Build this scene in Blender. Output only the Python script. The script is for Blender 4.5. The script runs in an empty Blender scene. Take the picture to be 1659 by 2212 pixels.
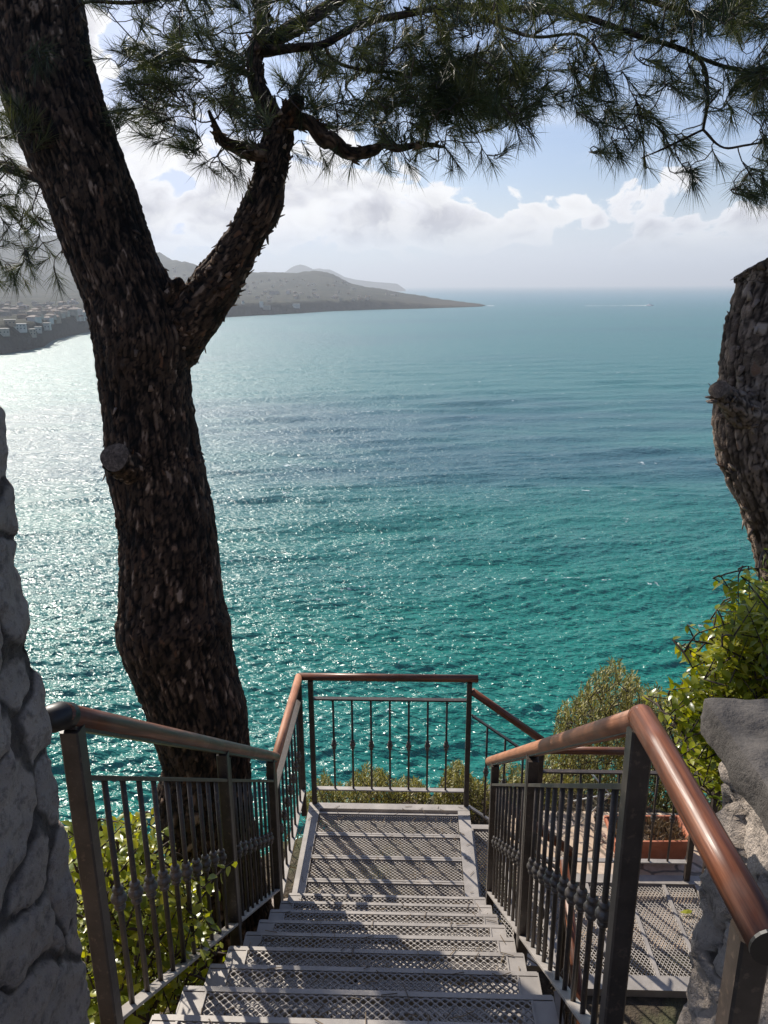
import bpy, bmesh, math, random
import numpy as np
from mathutils import Vector, Matrix, noise as mnoise

random.seed(7)
RNG = np.random.default_rng(11)
C = bpy.context.scene.collection
rad = math.radians

# ------------------------------------------------------------------ camera
F, CX, CY = 1662.0, 829.5, 1106.0          # focal length in units of a 1659x2212 picture
P, YAW, ROLL = rad(16.4), rad(2.05), rad(0.33)
fwd = np.array([-math.sin(YAW) * math.cos(P), math.cos(YAW) * math.cos(P), -math.sin(P)])
r0_ = np.array([math.cos(YAW), math.sin(YAW), 0.0])
u0_ = np.cross(r0_, fwd)
rt = r0_ * math.cos(ROLL) - u0_ * math.sin(ROLL)
up = u0_ * math.cos(ROLL) + r0_ * math.sin(ROLL)
cam_d = bpy.data.cameras.new("camera")
cam = bpy.data.objects.new("camera", cam_d)
C.objects.link(cam)
cam.matrix_world = Matrix(((rt[0], up[0], -fwd[0], 0), (rt[1], up[1], -fwd[1], 0), (rt[2], up[2], -fwd[2], 0), (0, 0, 0, 1)))
cam_d.sensor_fit = 'VERTICAL'
cam_d.sensor_height = 24
cam_d.lens = 12.0 * F / CY
cam_d.clip_start = 0.05
cam_d.clip_end = 200000
bpy.context.scene.camera = cam

def ray(x, y):
    return fwd * F + rt * (x - CX) - up * (y - CY)
def at(x, y, Y):                    # the point of the view ray at forward distance Y
    d = ray(x, y)
    return d * (Y / d[1])
def azel(x, y):
    d = ray(x, y)
    return math.degrees(math.atan2(d[0], d[1])), math.atan2(d[2], math.hypot(d[0], d[1]))

# ------------------------------------------------------------------ light
SUN_AZ, SUN_EL = -36.0, 36.0        # degrees from +Y, and above the horizon
SEA = -70.0
sc = bpy.context.scene
sc.view_settings.view_transform = 'Standard'
sc.view_settings.look = 'None'
sc.view_settings.gamma = 1
sc.view_settings.use_curve_mapping = False
sc.view_settings.exposure = 0.36
sc.cycles.max_bounces = 6
sc.cycles.diffuse_bounces = 3
sc.cycles.transparent_max_bounces = 8
sc.cycles.volume_bounces = 0

sdir = Vector((math.sin(rad(SUN_AZ)) * math.cos(rad(SUN_EL)), math.cos(rad(SUN_AZ)) * math.cos(rad(SUN_EL)), math.sin(rad(SUN_EL))))
sl = bpy.data.lights.new("sun", 'SUN')
sl.energy = 5.0
sl.angle = rad(0.53)
sl.color = (1.0, 0.93, 0.82)
so = bpy.data.objects.new("sun", sl)
so.rotation_euler = sdir.to_track_quat('Z', 'Y').to_euler()
so.location = (-20, 30, 40)
C.objects.link(so)

# ---- node helper
class NT:
    def __init__(s, tree):
        s.t = tree; s.n = tree.nodes; s.l = tree.links
    def node(s, kind, **kw):
        n = s.n.new(kind)
        for k, v in kw.items():
            setattr(n, k, v)
        return n
    def put(s, sock, v):
        if isinstance(v, bpy.types.NodeSocket):
            s.l.new(v, sock)
        elif v is not None:
            sock.default_value = v
    def math(s, op, a, b=None, c=None, clamp=False):
        n = s.node('ShaderNodeMath', operation=op, use_clamp=clamp)
        s.put(n.inputs[0], a)
        if b is not None: s.put(n.inputs[1], b)
        if c is not None: s.put(n.inputs[2], c)
        return n.outputs[0]
    def vmath(s, op, a, b=None):
        n = s.node('ShaderNodeVectorMath', operation=op)
        s.put(n.inputs[0], a)
        if b is not None: s.put(n.inputs[1], b)
        return n.outputs[0]
    def comb(s, x, y, z):
        n = s.node('ShaderNodeCombineXYZ')
        s.put(n.inputs[0], x); s.put(n.inputs[1], y); s.put(n.inputs[2], z)
        return n.outputs[0]
    def noise(s, vec, scale, detail=3, rough=0.5, dist=0.0, out=0):
        n = s.node('ShaderNodeTexNoise')
        s.put(n.inputs['Vector'], vec)
        s.put(n.inputs['Scale'], scale); s.put(n.inputs['Detail'], detail)
        s.put(n.inputs['Roughness'], rough); s.put(n.inputs['Distortion'], dist)
        return n.outputs[out]
    def vor(s, vec, scale, feature='F1', out='Distance'):
        n = s.node('ShaderNodeTexVoronoi', feature=feature)
        s.put(n.inputs['Vector'], vec); s.put(n.inputs['Scale'], scale)
        return n.outputs[out]
    def ramp(s, fac, stops, interp='LINEAR'):
        n = s.node('ShaderNodeValToRGB')
        n.color_ramp.interpolation = interp
        e = n.color_ramp.elements
        while len(e) < len(stops): e.new(0.5)
        for i, (p, c) in enumerate(stops):
            e[i].position = p
            e[i].color = (c[0], c[1], c[2], 1) if not isinstance(c, (int, float)) else (c, c, c, 1)
        s.put(n.inputs[0], fac)
        return n.outputs[0]
    def mix(s, fac, a, b, mode='MIX'):
        n = s.node('ShaderNodeMix', data_type='RGBA', blend_type=mode)
        s.put(n.inputs[0], fac)
        s.put(n.inputs[6], a if isinstance(a, bpy.types.NodeSocket) else (*a, 1))
        s.put(n.inputs[7], b if isinstance(b, bpy.types.NodeSocket) else (*b, 1))
        return n.outputs[2]
    def maprange(s, v, a, b, c=0.0, d=1.0, smooth=False):
        n = s.node('ShaderNodeMapRange')
        if smooth: n.interpolation_type = 'SMOOTHSTEP'
        s.put(n.inputs[0], v)
        for i, q in enumerate((a, b, c, d)): s.put(n.inputs[i + 1], q)
        return n.outputs[0]
    def bump(s, h, strength=0.5, dist=0.01, normal=None):
        n = s.node('ShaderNodeBump')
        s.put(n.inputs['Height'], h); s.put(n.inputs['Strength'], strength); s.put(n.inputs['Distance'], dist)
        if normal is not None: s.put(n.inputs['Normal'], normal)
        return n.outputs[0]

# ------------------------------------------------------------------ sky
w = bpy.data.worlds.new("World")
sc.world = w
w.use_nodes = True
T = NT(w.node_tree)
T.n.clear()
sky = T.node('ShaderNodeTexSky', sky_type='NISHITA')
sky.sun_disc = False
sky.sun_elevation = rad(SUN_EL)
sky.sun_rotation = rad(SUN_AZ)
sky.air_density = 1.0
sky.dust_density = 1.2
sky.ozone_density = 1.4
SKY = 0.085
tc = T.node('ShaderNodeTexCoord').outputs['Generated']
sep = T.node('ShaderNodeSeparateXYZ'); T.put(sep.inputs[0], tc)
dx, dy, dz = sep.outputs
az = T.math('ARCTAN2', dx, dy)
el = T.math('ARCSINE', dz)
azd = T.math('MULTIPLY', az, 57.2958)
eld = T.math('MULTIPLY', el, 57.2958)
# cumulus: direction space, horizontally stretched towards the horizon
cv = T.comb(T.math('MULTIPLY', az, 3.2), T.math('MULTIPLY', el, 5.0), 0.37)
warp = T.noise(cv, 2.2, 3, 0.6, 0, 1)
warp2 = T.vmath('SCALE', T.vmath('SUBTRACT', warp, (0.5, 0.5, 0.5)))
warp2.node.inputs[3].default_value = 0.35
cvw = T.vmath('ADD', cv, warp2)
n1 = T.noise(cvw, 2.1, 12, 0.63)
vb = T.vor(cvw, 7.0, 'SMOOTH_F1')
vb2 = T.vor(cvw, 16.0, 'SMOOTH_F1')
def gauss(a0, e0, sa, se, amp):
    a = T.math('DIVIDE', T.math('SUBTRACT', azd, a0), sa)
    e = T.math('DIVIDE', T.math('SUBTRACT', eld, e0), se)
    q = T.math('ADD', T.math('MULTIPLY', a, a), T.math('MULTIPLY', e, e))
    return T.math('MULTIPLY', T.math('EXPONENT', T.math('MULTIPLY', q, -1.0)), amp)
bias = None
CLOUDS = [(-18, 5, 11, 5.0, 0.40), (-3, 4.3, 6.5, 2.4, 0.30), (-8, 6.0, 3.2, 2.2, 0.22), (-4.5, 7.2, 1.5, 1.6, 0.16), (16.4, 6.0, 2.6, 2.0, 0.36), (11.5, 4.6, 2.6, 1.2, 0.30), (22, 4.2, 2.5, 1.0, 0.24), (4, 4.0, 20, 2.0, 0.15), (-20, 8, 9, 4, .2), (19, 9, 8, 1.2, 0.12), (-6, 9.5, 5, 1.2, .1),
          (-22.5, 17, 3.0, 5.0, 0.42), (-30, 14, 6, 9, 0.42), (-42, 30, 14, 14, 0.4), (6, 3.4, 7, 1.5, 0.2), (27, 3.0, 8, 1.8, 0.16), (-45, 10, 16, 8, 0.3), (40, 8, 10, 4, 0.2), (15, 1.8, 9, 1.0, 0.14)]
for q in CLOUDS:
    g = gauss(*q)
    bias = g if bias is None else T.math('ADD', bias, g)
bias = T.math('MINIMUM', bias, 0.42)
dens = T.math('ADD', n1, bias)
dens = T.math('SUBTRACT', dens, T.math('MULTIPLY', vb, 0.34))
dens = T.math('SUBTRACT', dens, T.math('MULTIPLY', vb2, 0.14))
high = T.maprange(eld, 24, 40, 0, 0.10)
dens = T.math('SUBTRACT', dens, high)
mask = T.math('MULTIPLY', T.maprange(dens, 0.520, 0.575, 0, 1, True), T.maprange(eld, 0.8, 4.6, 0.0, 1.0, True))
core = T.maprange(dens, 0.545, 0.80, 0, 1, True)
# lit rims, grey-lavender bodies
cv3 = T.vmath('ADD', cvw, (0.045, -0.075, 0.0))
n2 = T.noise(cv3, 2.1, 12, 0.63)
rim = T.maprange(T.math('SUBTRACT', n1, n2), -0.05, 0.07, 0, 1)
body = T.ramp(core, [(0.0, (9.6, 9.6, 9.9)), (0.4, (7.4, 7.35, 7.8)), (1.0, (4.8, 4.75, 5.3))])
bodyl = T.mix(T.math('MULTIPLY', rim, 0.65), body, (10.6, 10.5, 10.3))
# thin veil above the horizon and streaks
st = T.noise(T.comb(T.math('MULTIPLY', az, 2.0), T.math('MULTIPLY', el, 14.0), 1.3), 1.6, 7, 0.6, 0.4)
veil = T.math('MULTIPLY', T.maprange(st, 0.48, 0.75, 0, 0.5, True), T.maprange(eld, 20, 9, 0, 1, True))
lowv = T.maprange(eld, 7.0, 1.0, 0, 0.7, True)
veil = T.math('MAXIMUM', veil, lowv)
skyc = T.node('ShaderNodeVectorMath', operation='MINIMUM'); T.put(skyc.inputs[0], sky.outputs[0]); T.put(skyc.inputs[1], (7.5, 8.0, 9.0))
blue = T.mix(1.0, skyc.outputs[0], (SKY_TINT if 'SKY_TINT' in globals() else (0.86, 0.93, 1.12)), 'MULTIPLY')
base = T.mix(veil, blue, (7.6, 8.4, 9.9))
col = T.mix(mask, base, bodyl)
low_el = T.maprange(eld, -1.0, 0.5, 0, 1)
bg = T.node('ShaderNodeBackground')
T.put(bg.inputs[0], T.mix(low_el, (4.0, 4.4, 5.0), col)); bg.inputs[1].default_value = SKY
wo = T.node('ShaderNodeOutputWorld')
T.l.new(bg.outputs[0], wo.inputs[0])

# ------------------------------------------------------------------ materials
def mat(name, fn, **kw):
    m = bpy.data.materials.new(name)
    m.use_nodes = True
    T = NT(m.node_tree)
    T.n.clear()
    out = T.node('ShaderNodeOutputMaterial')
    b = T.node('ShaderNodeBsdfPrincipled')
    T.l.new(b.outputs[0], out.inputs[0])
    pos = T.node('ShaderNodeNewGeometry').outputs['Position']
    obj = T.node('ShaderNodeTexCoord').outputs['Object']
    fn(T, b, out, pos, obj)
    return m

def m_steel(T, b, out, pos, obj):
    n = T.noise(pos, 9, 5, 0.6)
    n2 = T.noise(pos, 55, 4, 0.6)
    n3 = T.noise(pos, 3.1, 3, 0.5)
    c = T.ramp(n, [(0.3, (0.29, 0.262, 0.238)), (0.55, (0.37, 0.335, 0.305)), (0.8, (0.46, 0.415, 0.375))])
    scr = T.maprange(n2, 0.66, 0.74, 0, 0.35)
    c = T.mix(scr, c, (0.42, 0.38, 0.33))
    c = T.mix(T.maprange(n3, 0.55, 0.75, 0, 0.45), c, (0.22, 0.195, 0.175))
    T.put(b.inputs['Base Color'], c)
    b.inputs['Metallic'].default_value = 0.1
    T.put(b.inputs['Roughness'], T.maprange(n, 0.3, 0.8, 0.42, 0.6))
    T.put(b.inputs['Normal'], T.bump(n2, 0.15, 0.002))
M_steel = mat('painted_steel', m_steel)

def m_dark_steel(T, b, out, pos, obj):
    n = T.noise(pos, 14, 4, 0.6)
    c = T.ramp(n, [(0.3, (0.038, 0.029, 0.024)), (0.7, (0.078, 0.060, 0.049))])
    c = T.mix(T.maprange(T.noise(pos, 60, 3, 0.6), 0.58, 0.70, 0, 0.6), c, (0.16, 0.115, 0.085))
    T.put(b.inputs['Base Color'], c)
    b.inputs['Metallic'].default_value = 0.0
    b.inputs['Specular IOR Level'].default_value = 0.4
    b.inputs['Roughness'].default_value = 0.42
    T.put(b.inputs['Normal'], T.bump(T.noise(pos, 90, 3, 0.6), 0.2, 0.002))
M_dark = mat('bronze_painted_iron', m_dark_steel)

def m_collar(T, b, out, pos, obj):
    n = T.noise(pos, 40, 4, 0.6)
    T.put(b.inputs['Base Color'], T.ramp(n, [(0.3, (0.06, 0.05, 0.044)), (0.7, (0.15, 0.128, 0.115))]))
    b.inputs['Metallic'].default_value = 0.35
    b.inputs['Roughness'].default_value = 0.33
M_collar = mat('worn_iron', m_collar)

def m_wood(T, b, out, pos, obj, sunlit_look=False):
    # grain runs along the rail: mostly y, some x
    at_ = T.node('ShaderNodeAttribute', attribute_name='rail').outputs['Vector']
    sp = T.node('ShaderNodeSeparateXYZ'); T.put(sp.inputs[0], at_)
    v = T.comb(T.math('MULTIPLY', sp.outputs[0], 3.0), T.math('MULTIPLY', sp.outputs[1], 90.0), T.math('MULTIPLY', sp.outputs[2], 90.0))
    g = T.noise(v, 1.0, 5, 0.6, 0.3)
    g2 = T.noise(pos, 7, 4, 0.6)
    g3 = T.noise(T.comb(T.math('MULTIPLY', sp.outputs[0], 1.6), T.math('MULTIPLY', sp.outputs[1], 38.0), T.math('MULTIPLY', sp.outputs[2], 38.0)), 1.0, 4, 0.65)
    c = T.ramp(g, [(0.28, (0.055, 0.017, 0.008)), (0.5, (0.17, 0.055, 0.024)), (0.72, (0.34, 0.13, 0.06))])
    c = T.mix(T.maprange(g2, 0.5, 0.75, 0, 0.6), c, (0.17, 0.12, 0.095))
    c = T.mix(T.maprange(g3, 0.50, 0.66, 0, 0.65), c, (0.045, 0.018, 0.010))
    if sunlit_look:  # mixes a paler sunlit tone into the wood colour
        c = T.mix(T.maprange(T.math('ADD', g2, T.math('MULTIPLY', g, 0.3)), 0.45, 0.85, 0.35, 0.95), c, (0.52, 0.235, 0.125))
    T.put(b.inputs['Base Color'], c)
    T.put(b.inputs['Roughness'], T.maprange(g2, 0.3, 0.8, 0.30 + .18 * sunlit_look, 0.55 + .12 * sunlit_look))
    b.inputs['Specular IOR Level'].default_value = 0.4
    T.put(b.inputs['Normal'], T.bump(T.math('ADD', g, g3), 0.3, 0.003))
M_wood = mat('varnished_wood', m_wood)
M_wood_sunlit = mat('sunlit_wood', lambda *a: m_wood(*a, sunlit_look=True))  # lighter copy for the rails in sun, sunlight painted into the colour

def m_stone(T, b, out, pos, obj, dark=1.0):
    a = T.node('ShaderNodeAttribute', attribute_name='cell').outputs['Color']
    sp = T.node('ShaderNodeSeparateColor'); T.put(sp.inputs[0], a)
    n = T.noise(pos, 6, 6, 0.65)
    n2 = T.noise(pos, 38, 6, 0.7)
    n3 = T.noise(pos, 150, 3, 0.6)
    c = T.ramp(n, [(0.25, (0.42, 0.36, 0.31)), (0.5, (0.60, 0.51, 0.435)), (0.75, (0.74, 0.62, 0.52))])
    c = T.mix(T.math('MULTIPLY', sp.outputs[0], 0.45), c, (0.52, 0.40, 0.31))
    c = T.mix(T.math('MULTIPLY', sp.outputs[2], 0.4), c, (0.36, 0.35, 0.35))
    c = T.mix(T.maprange(n2, 0.50, 0.66, 0, 0.7), c, (0.15, 0.13, 0.115))
    mort = T.ramp(n2, [(0.3, (0.07, 0.058, 0.048)), (0.8, (0.22, 0.18, 0.15))])
    c = T.mix(T.maprange(sp.outputs[1], 0.25, 0.5, 0, 1), mort, c)
    if dark < 1: c = T.mix(1.0, c, (dark, dark * .93, dark * .87), 'MULTIPLY')
    T.put(b.inputs['Base Color'], c)
    b.inputs['Roughness'].default_value = 0.85
    h = T.math('ADD', T.math('MULTIPLY', n2, 1.0), T.math('MULTIPLY', n3, 0.3))
    T.put(b.inputs['Normal'], T.bump(h, 1.0, 0.03))
M_stone = mat('rubble_stone', m_stone)
M_stone_grey = mat('grey_rubble_stone', lambda *a: m_stone(*a, dark=0.85))

def m_cap(T, b, out, pos, obj):
    n = T.noise(pos, 9, 6, 0.65)
    n2 = T.noise(pos, 70, 5, 0.7)
    c = T.ramp(n, [(0.3, (0.050, 0.044, 0.040)), (0.7, (0.125, 0.110, 0.098))])
    c = T.mix(T.maprange(n2, 0.55, 0.7, 0, 0.5), c, (0.025, 0.022, 0.02))
    T.put(b.inputs['Base Color'], c)
    b.inputs['Roughness'].default_value = 0.9
    T.put(b.inputs['Normal'], T.bump(n2, 0.8, 0.008))
M_cap = mat('weathered_cement', m_cap)

def bark(stops, pale, crev, palef):
    def fn(T, b, out, pos, obj):
        a = T.node('ShaderNodeAttribute', attribute_name='cell').outputs['Color']
        sp = T.node('ShaderNodeSeparateColor'); T.put(sp.inputs[0], a)
        n = T.noise(pos, 34, 6, 0.68); n2 = T.noise(pos, 3.2, 4, 0.6); n4 = T.noise(pos, 130, 3, 0.6)
        c = T.ramp(T.math('ADD', T.math('MULTIPLY', n, 0.6), T.math('MULTIPLY', sp.outputs[0], 0.4)), stops)
        inner = T.maprange(T.math('ADD', sp.outputs[1], T.math('MULTIPLY', n, 0.9)), 1.05, 1.35, 0, 1)
        c = T.mix(T.math('MULTIPLY', T.maprange(T.math('ADD', sp.outputs[0], T.math('MULTIPLY', n2, 0.4)), 0.85, 1.15, 0, palef), inner), c, pale)
        c = T.mix(T.math('MULTIPLY', T.maprange(sp.outputs[2], 0.82, 0.96, 0, 0.6), inner), c, (0.22, 0.095, 0.048))
        c = T.mix(T.maprange(sp.outputs[1], 0.05, 0.5, 0, 1), crev, c)
        T.put(b.inputs['Base Color'], c)
        b.inputs['Roughness'].default_value = 0.85
        b.inputs['Specular IOR Level'].default_value = 0.3
        T.put(b.inputs['Normal'], T.bump(T.math('ADD', n, T.math('MULTIPLY', n4, 0.6)), 1.0, 0.014))
    return fn
m_bark = bark([(0.25, (0.034, 0.020, 0.012)), (0.5, (0.078, 0.046, 0.029)), (0.8, (0.18, 0.108, 0.068))], (0.42, 0.29, 0.21), (0.006, 0.004, 0.003), 0.9)
M_bark_grey = mat('grey_pine_bark', bark([(0.25, (0.11, 0.076, 0.056)), (0.5, (0.23, 0.165, 0.125)), (0.8, (0.42, 0.315, 0.245))], (0.42, 0.33, 0.27), (0.035, 0.024, 0.018), 0.8))
M_bark = mat('pine_bark', m_bark)

def m_twig(T, b, out, pos, obj):
    c = T.ramp(T.noise(pos, 20, 3, 0.6), [(0.3, (0.025, 0.017, 0.013)), (0.7, (0.08, 0.052, 0.038))])
    T.put(b.inputs['Base Color'], c)
    b.inputs['Roughness'].default_value = 0.8
M_twig = mat('twig_bark', m_twig)

def m_cutwood(T, b, out, pos, obj):
    c = T.ramp(T.noise(pos, 45, 6, 0.7, 1.5), [(0.3, (0.03, 0.02, 0.014)), (0.5, (0.10, 0.07, 0.05)), (0.7, (0.24, 0.175, 0.13))])
    T.put(b.inputs['Base Color'], c)
    b.inputs['Roughness'].default_value = 0.9
    T.put(b.inputs['Normal'], T.bump(T.noise(pos, 60, 4, 0.6), 0.6, 0.006))
M_cut = mat('weathered_cut_wood', m_cutwood)

def leafmat(name, stops, trans, rough=0.45, tcol=None, scale=4.0, spec=0.5):
    def fn(T, b, out, pos, obj):
        a = T.node('ShaderNodeAttribute', attribute_name='tint').outputs['Fac']
        n = T.noise(pos, scale, 2, 0.5)
        f = T.math('ADD', T.math('MULTIPLY', a, 0.65), T.math('MULTIPLY', n, 0.35))
        c = T.ramp(f, stops)
        T.put(b.inputs['Base Color'], c)
        b.inputs['Roughness'].default_value = rough
        b.inputs['Specular IOR Level'].default_value = spec
        t = T.node('ShaderNodeBsdfTranslucent')
        T.put(t.inputs[0], T.mix(1.0, c, tcol or (1.5, 1.5, 0.5), 'MULTIPLY'))
        mx = T.node('ShaderNodeMixShader')
        mx.inputs[0].default_value = trans
        T.l.new(b.outputs[0], mx.inputs[1]); T.l.new(t.outputs[0], mx.inputs[2])
        T.l.new(mx.outputs[0], out.inputs[0])
    return mat(name, fn)
M_needle = leafmat('pine_needles', [(0.1, (0.016, 0.024, 0.010)), (0.45, (0.045, 0.056, 0.018)), (0.8, (0.12, 0.115, 0.038)), (0.95, (0.30, 0.22, 0.12))], 0.28, 0.5, (1.2, 1.3, 0.6))
M_laurel = leafmat('laurel_leaf', [(0.1, (0.07, 0.11, 0.014)), (0.4, (0.21, 0.25, 0.025)), (0.75, (0.46, 0.43, 0.05)), (1.0, (0.55, 0.33, 0.08))], 0.42, 0.3, (1.9, 1.8, 0.35), spec=0.6)
M_olive = leafmat('narrow_grey_leaf', [(0.1, (0.11, 0.115, 0.025)), (0.45, (0.25, 0.235, 0.06)), (0.8, (0.44, 0.37, 0.14)), (1.0, (0.55, 0.43, 0.24))], 0.3, 0.5, (1.2, 1.2, 0.6))
M_dry = leafmat('dry_stalks', [(0.1, (0.09, 0.06, 0.035)), (0.6, (0.22, 0.15, 0.085)), (1.0, (0.34, 0.26, 0.15))], 0.2, 0.7, (1.1, 1.0, 0.7))

def m_terra(T, b, out, pos, obj):
    n = T.noise(pos, 12, 5, 0.6)
    c = T.ramp(n, [(0.3, (0.42, 0.13, 0.065)), (0.7, (0.58, 0.215, 0.12))])
    c = T.mix(T.maprange(T.noise(pos, 5, 3, 0.5), 0.6, 0.75, 0, 0.4), c, (0.5, 0.38, 0.31))
    T.put(b.inputs['Base Color'], c); b.inputs['Roughness'].default_value = 0.75
    T.put(b.inputs['Normal'], T.bump(T.noise(pos, 80, 3, 0.6), 0.2, 0.003))
M_terra = mat('terracotta', m_terra)

def m_soil(T, b, out, pos, obj):
    n = T.noise(pos, 30, 5, 0.6)
    T.put(b.inputs['Base Color'], T.ramp(n, [(0.3, (0.03, 0.02, 0.014)), (0.7, (0.10, 0.07, 0.05))])); b.inputs['Roughness'].default_value = 0.95
    T.put(b.inputs['Normal'], T.bump(n, 0.8, 0.01))
M_soil = mat('soil', m_soil)

def m_ground(T, b, out, pos, obj):
    n = T.noise(pos, 2.2, 5, 0.6); n2 = T.noise(pos, 14, 5, 0.65)
    c = T.ramp(n2, [(0.3, (0.035, 0.026, 0.016)), (0.6, (0.09, 0.068, 0.045)), (0.85, (0.24, 0.19, 0.14))])
    c = T.mix(T.maprange(n, 0.5, 0.65, 0, 0.75), c, (0.075, 0.085, 0.03))
    T.put(b.inputs['Base Color'], c); b.inputs['Roughness'].default_value = 0.95
    T.put(b.inputs['Normal'], T.bump(n2, 0.9, 0.04))
M_ground = mat('hillside_earth', m_ground)

def m_paving(T, b, out, pos, obj):
    wv = T.vmath('ADD', pos, T.vmath('SCALE', T.noise(pos, 5, 3, 0.5, 0, 1)))
    wv.node.inputs[1].links[0].from_node.inputs[3].default_value = 0.10
    e = T.vor(wv, 3.6, 'DISTANCE_TO_EDGE')
    cc = T.vor(wv, 3.6, 'F1', 'Color')
    sp = T.node('ShaderNodeSeparateColor'); T.put(sp.inputs[0], cc)
    n = T.noise(pos, 20, 5, 0.65)
    c = T.ramp(n, [(0.3, (0.40, 0.31, 0.24)), (0.7, (0.62, 0.52, 0.44))])
    c = T.mix(T.math('MULTIPLY', sp.outputs[0], 0.5), c, (0.60, 0.40, 0.22))
    c = T.mix(T.maprange(e, 0.02, 0.05, 1, 0), c, (0.20, 0.165, 0.13))
    T.put(b.inputs['Base Color'], c); b.inputs['Roughness'].default_value = 0.85
    T.put(b.inputs['Normal'], T.bump(T.math('ADD', T.maprange(e, 0, 0.05), T.math('MULTIPLY', n, 0.3)), 0.6, 0.01))
M_paving = mat('crazy_paving', m_paving)

def m_sea(T, b, out, pos, obj):
    sp = T.node('ShaderNodeSeparateXYZ'); T.put(sp.inputs[0], pos)
    px, py, pz = sp.outputs
    dist = T.math('SQRT', T.math('ADD', T.math('MULTIPLY', px, px), T.math('MULTIPLY', py, py)))
    # water colour: green close in, bluer farther out, darker blue band and patches
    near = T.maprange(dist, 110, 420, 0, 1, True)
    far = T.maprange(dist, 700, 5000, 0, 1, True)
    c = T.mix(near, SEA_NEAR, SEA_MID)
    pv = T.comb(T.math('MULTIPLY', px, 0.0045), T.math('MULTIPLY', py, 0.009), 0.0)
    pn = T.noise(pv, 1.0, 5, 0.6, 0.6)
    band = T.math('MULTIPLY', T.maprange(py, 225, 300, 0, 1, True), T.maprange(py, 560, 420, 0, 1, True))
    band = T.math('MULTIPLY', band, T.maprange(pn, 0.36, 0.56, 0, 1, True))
    c = T.mix(T.math('MULTIPLY', band, 0.85), c, SEA_BLUE)
    pn2 = T.noise(T.comb(T.math('MULTIPLY', px, 0.002), T.math('MULTIPLY', py, 0.004), 3.0), 1.0, 5, 0.6, 0.5)
    c = T.mix(T.maprange(pn2, 0.48, 0.66, 0, 0.45, True), c, SEA_BLUE)
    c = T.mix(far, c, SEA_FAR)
    # foam flecks on the crests
    fv = T.comb(T.math('MULTIPLY', px, 0.22), T.math('MULTIPLY', py, 0.30), 0.0)
    f1 = T.noise(fv, 1.0, 6, 0.7, 0.5)
    fbig = T.noise(T.comb(T.math('MULTIPLY', px, 0.035), T.math('MULTIPLY', py, 0.035), 5.0), 1.0, 2, 0.5)
    crest = T.maprange(pz, SEA + 0.0, SEA + 0.35, 0, 1)
    foam = T.math('MULTIPLY', T.maprange(T.math('ADD', f1, T.math('MULTIPLY', fbig, 0.25)), 0.765, 0.80, 0, 1), 0.9)
    foam = T.math('MULTIPLY', foam, crest)
    c = T.mix(foam, c, (0.75, 0.8, 0.8))
    T.put(b.inputs['Base Color'], c)
    b.inputs['IOR'].default_value = 1.33
    b.inputs['Specular IOR Level'].default_value = 0.5
    rough = T.maprange(T.math('LOGARITHM', dist, 10.0), 2.0, 3.4, 0.225, 0.38)
    T.put(b.inputs['Roughness'], rough)
    # ripples, elongated across the wind
    rv = T.comb(T.math('MULTIPLY', px, 0.5), T.math('ADD', py, T.math('MULTIPLY', px, 0.12)), 0.0)
    h1 = T.noise(rv, 0.55, 3, 0.55, 0.3)
    h3 = T.noise(rv, 0.16, 3, 0.5, 0.2)
    h2 = T.noise(T.comb(T.math('MULTIPLY', px, 0.45), T.math('ADD', py, T.math('MULTIPLY', px, 0.2)), 2.0), 1.25, 2, 0.55, 0.5)
    h = T.math('ADD', T.math('MULTIPLY', h1, 1.0), T.math('MULTIPLY', h3, 2.0))
    h = T.math('ADD', h, T.math('MULTIPLY', h2, 1.1))
    T.put(b.inputs['Normal'], T.bump(h, 1.0, SEA_BUMP))
SEA_NEAR, SEA_MID, SEA_BLUE, SEA_FAR, SEA_BUMP = (0.012, 0.185, 0.150), (0.040, 0.185, 0.185), (0.042, 0.130, 0.165), (0.075, 0.215, 0.26), 0.7
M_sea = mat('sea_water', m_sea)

def m_land(T, b, out, pos, obj):
    v = T.vmath('MULTIPLY', pos, (1, 1, 1.6))
    n = T.noise(v, 0.012, 6, 0.65); n2 = T.noise(v, 0.0035, 4, 0.6)
    c = T.ramp(n, [(0.3, (0.012, 0.018, 0.011)), (0.52, (0.028, 0.032, 0.02)), (0.64, (0.055, 0.055, 0.035)), (0.8, (0.11, 0.10, 0.07))])
    c = T.mix(T.maprange(n2, 0.5, 0.7, 0, 0.5), c, (0.07, 0.065, 0.045))
    sp = T.node('ShaderNodeSeparateXYZ'); T.put(sp.inputs[0], pos)
    cl = T.maprange(sp.outputs[2], SEA + 4, SEA + 30, 1, 0)
    c = T.mix(T.math('MULTIPLY', cl, 0.55), c, (0.10, 0.085, 0.07))
    T.put(b.inputs['Base Color'], c); b.inputs['Roughness'].default_value = 0.95
    b.inputs['Specular IOR Level'].default_value = 0.1
    T.put(b.inputs['Normal'], T.bump(T.noise(v, 0.05, 5, 0.7), 1.0, 8.0))
M_land = mat('wooded_coast', m_land)

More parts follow.
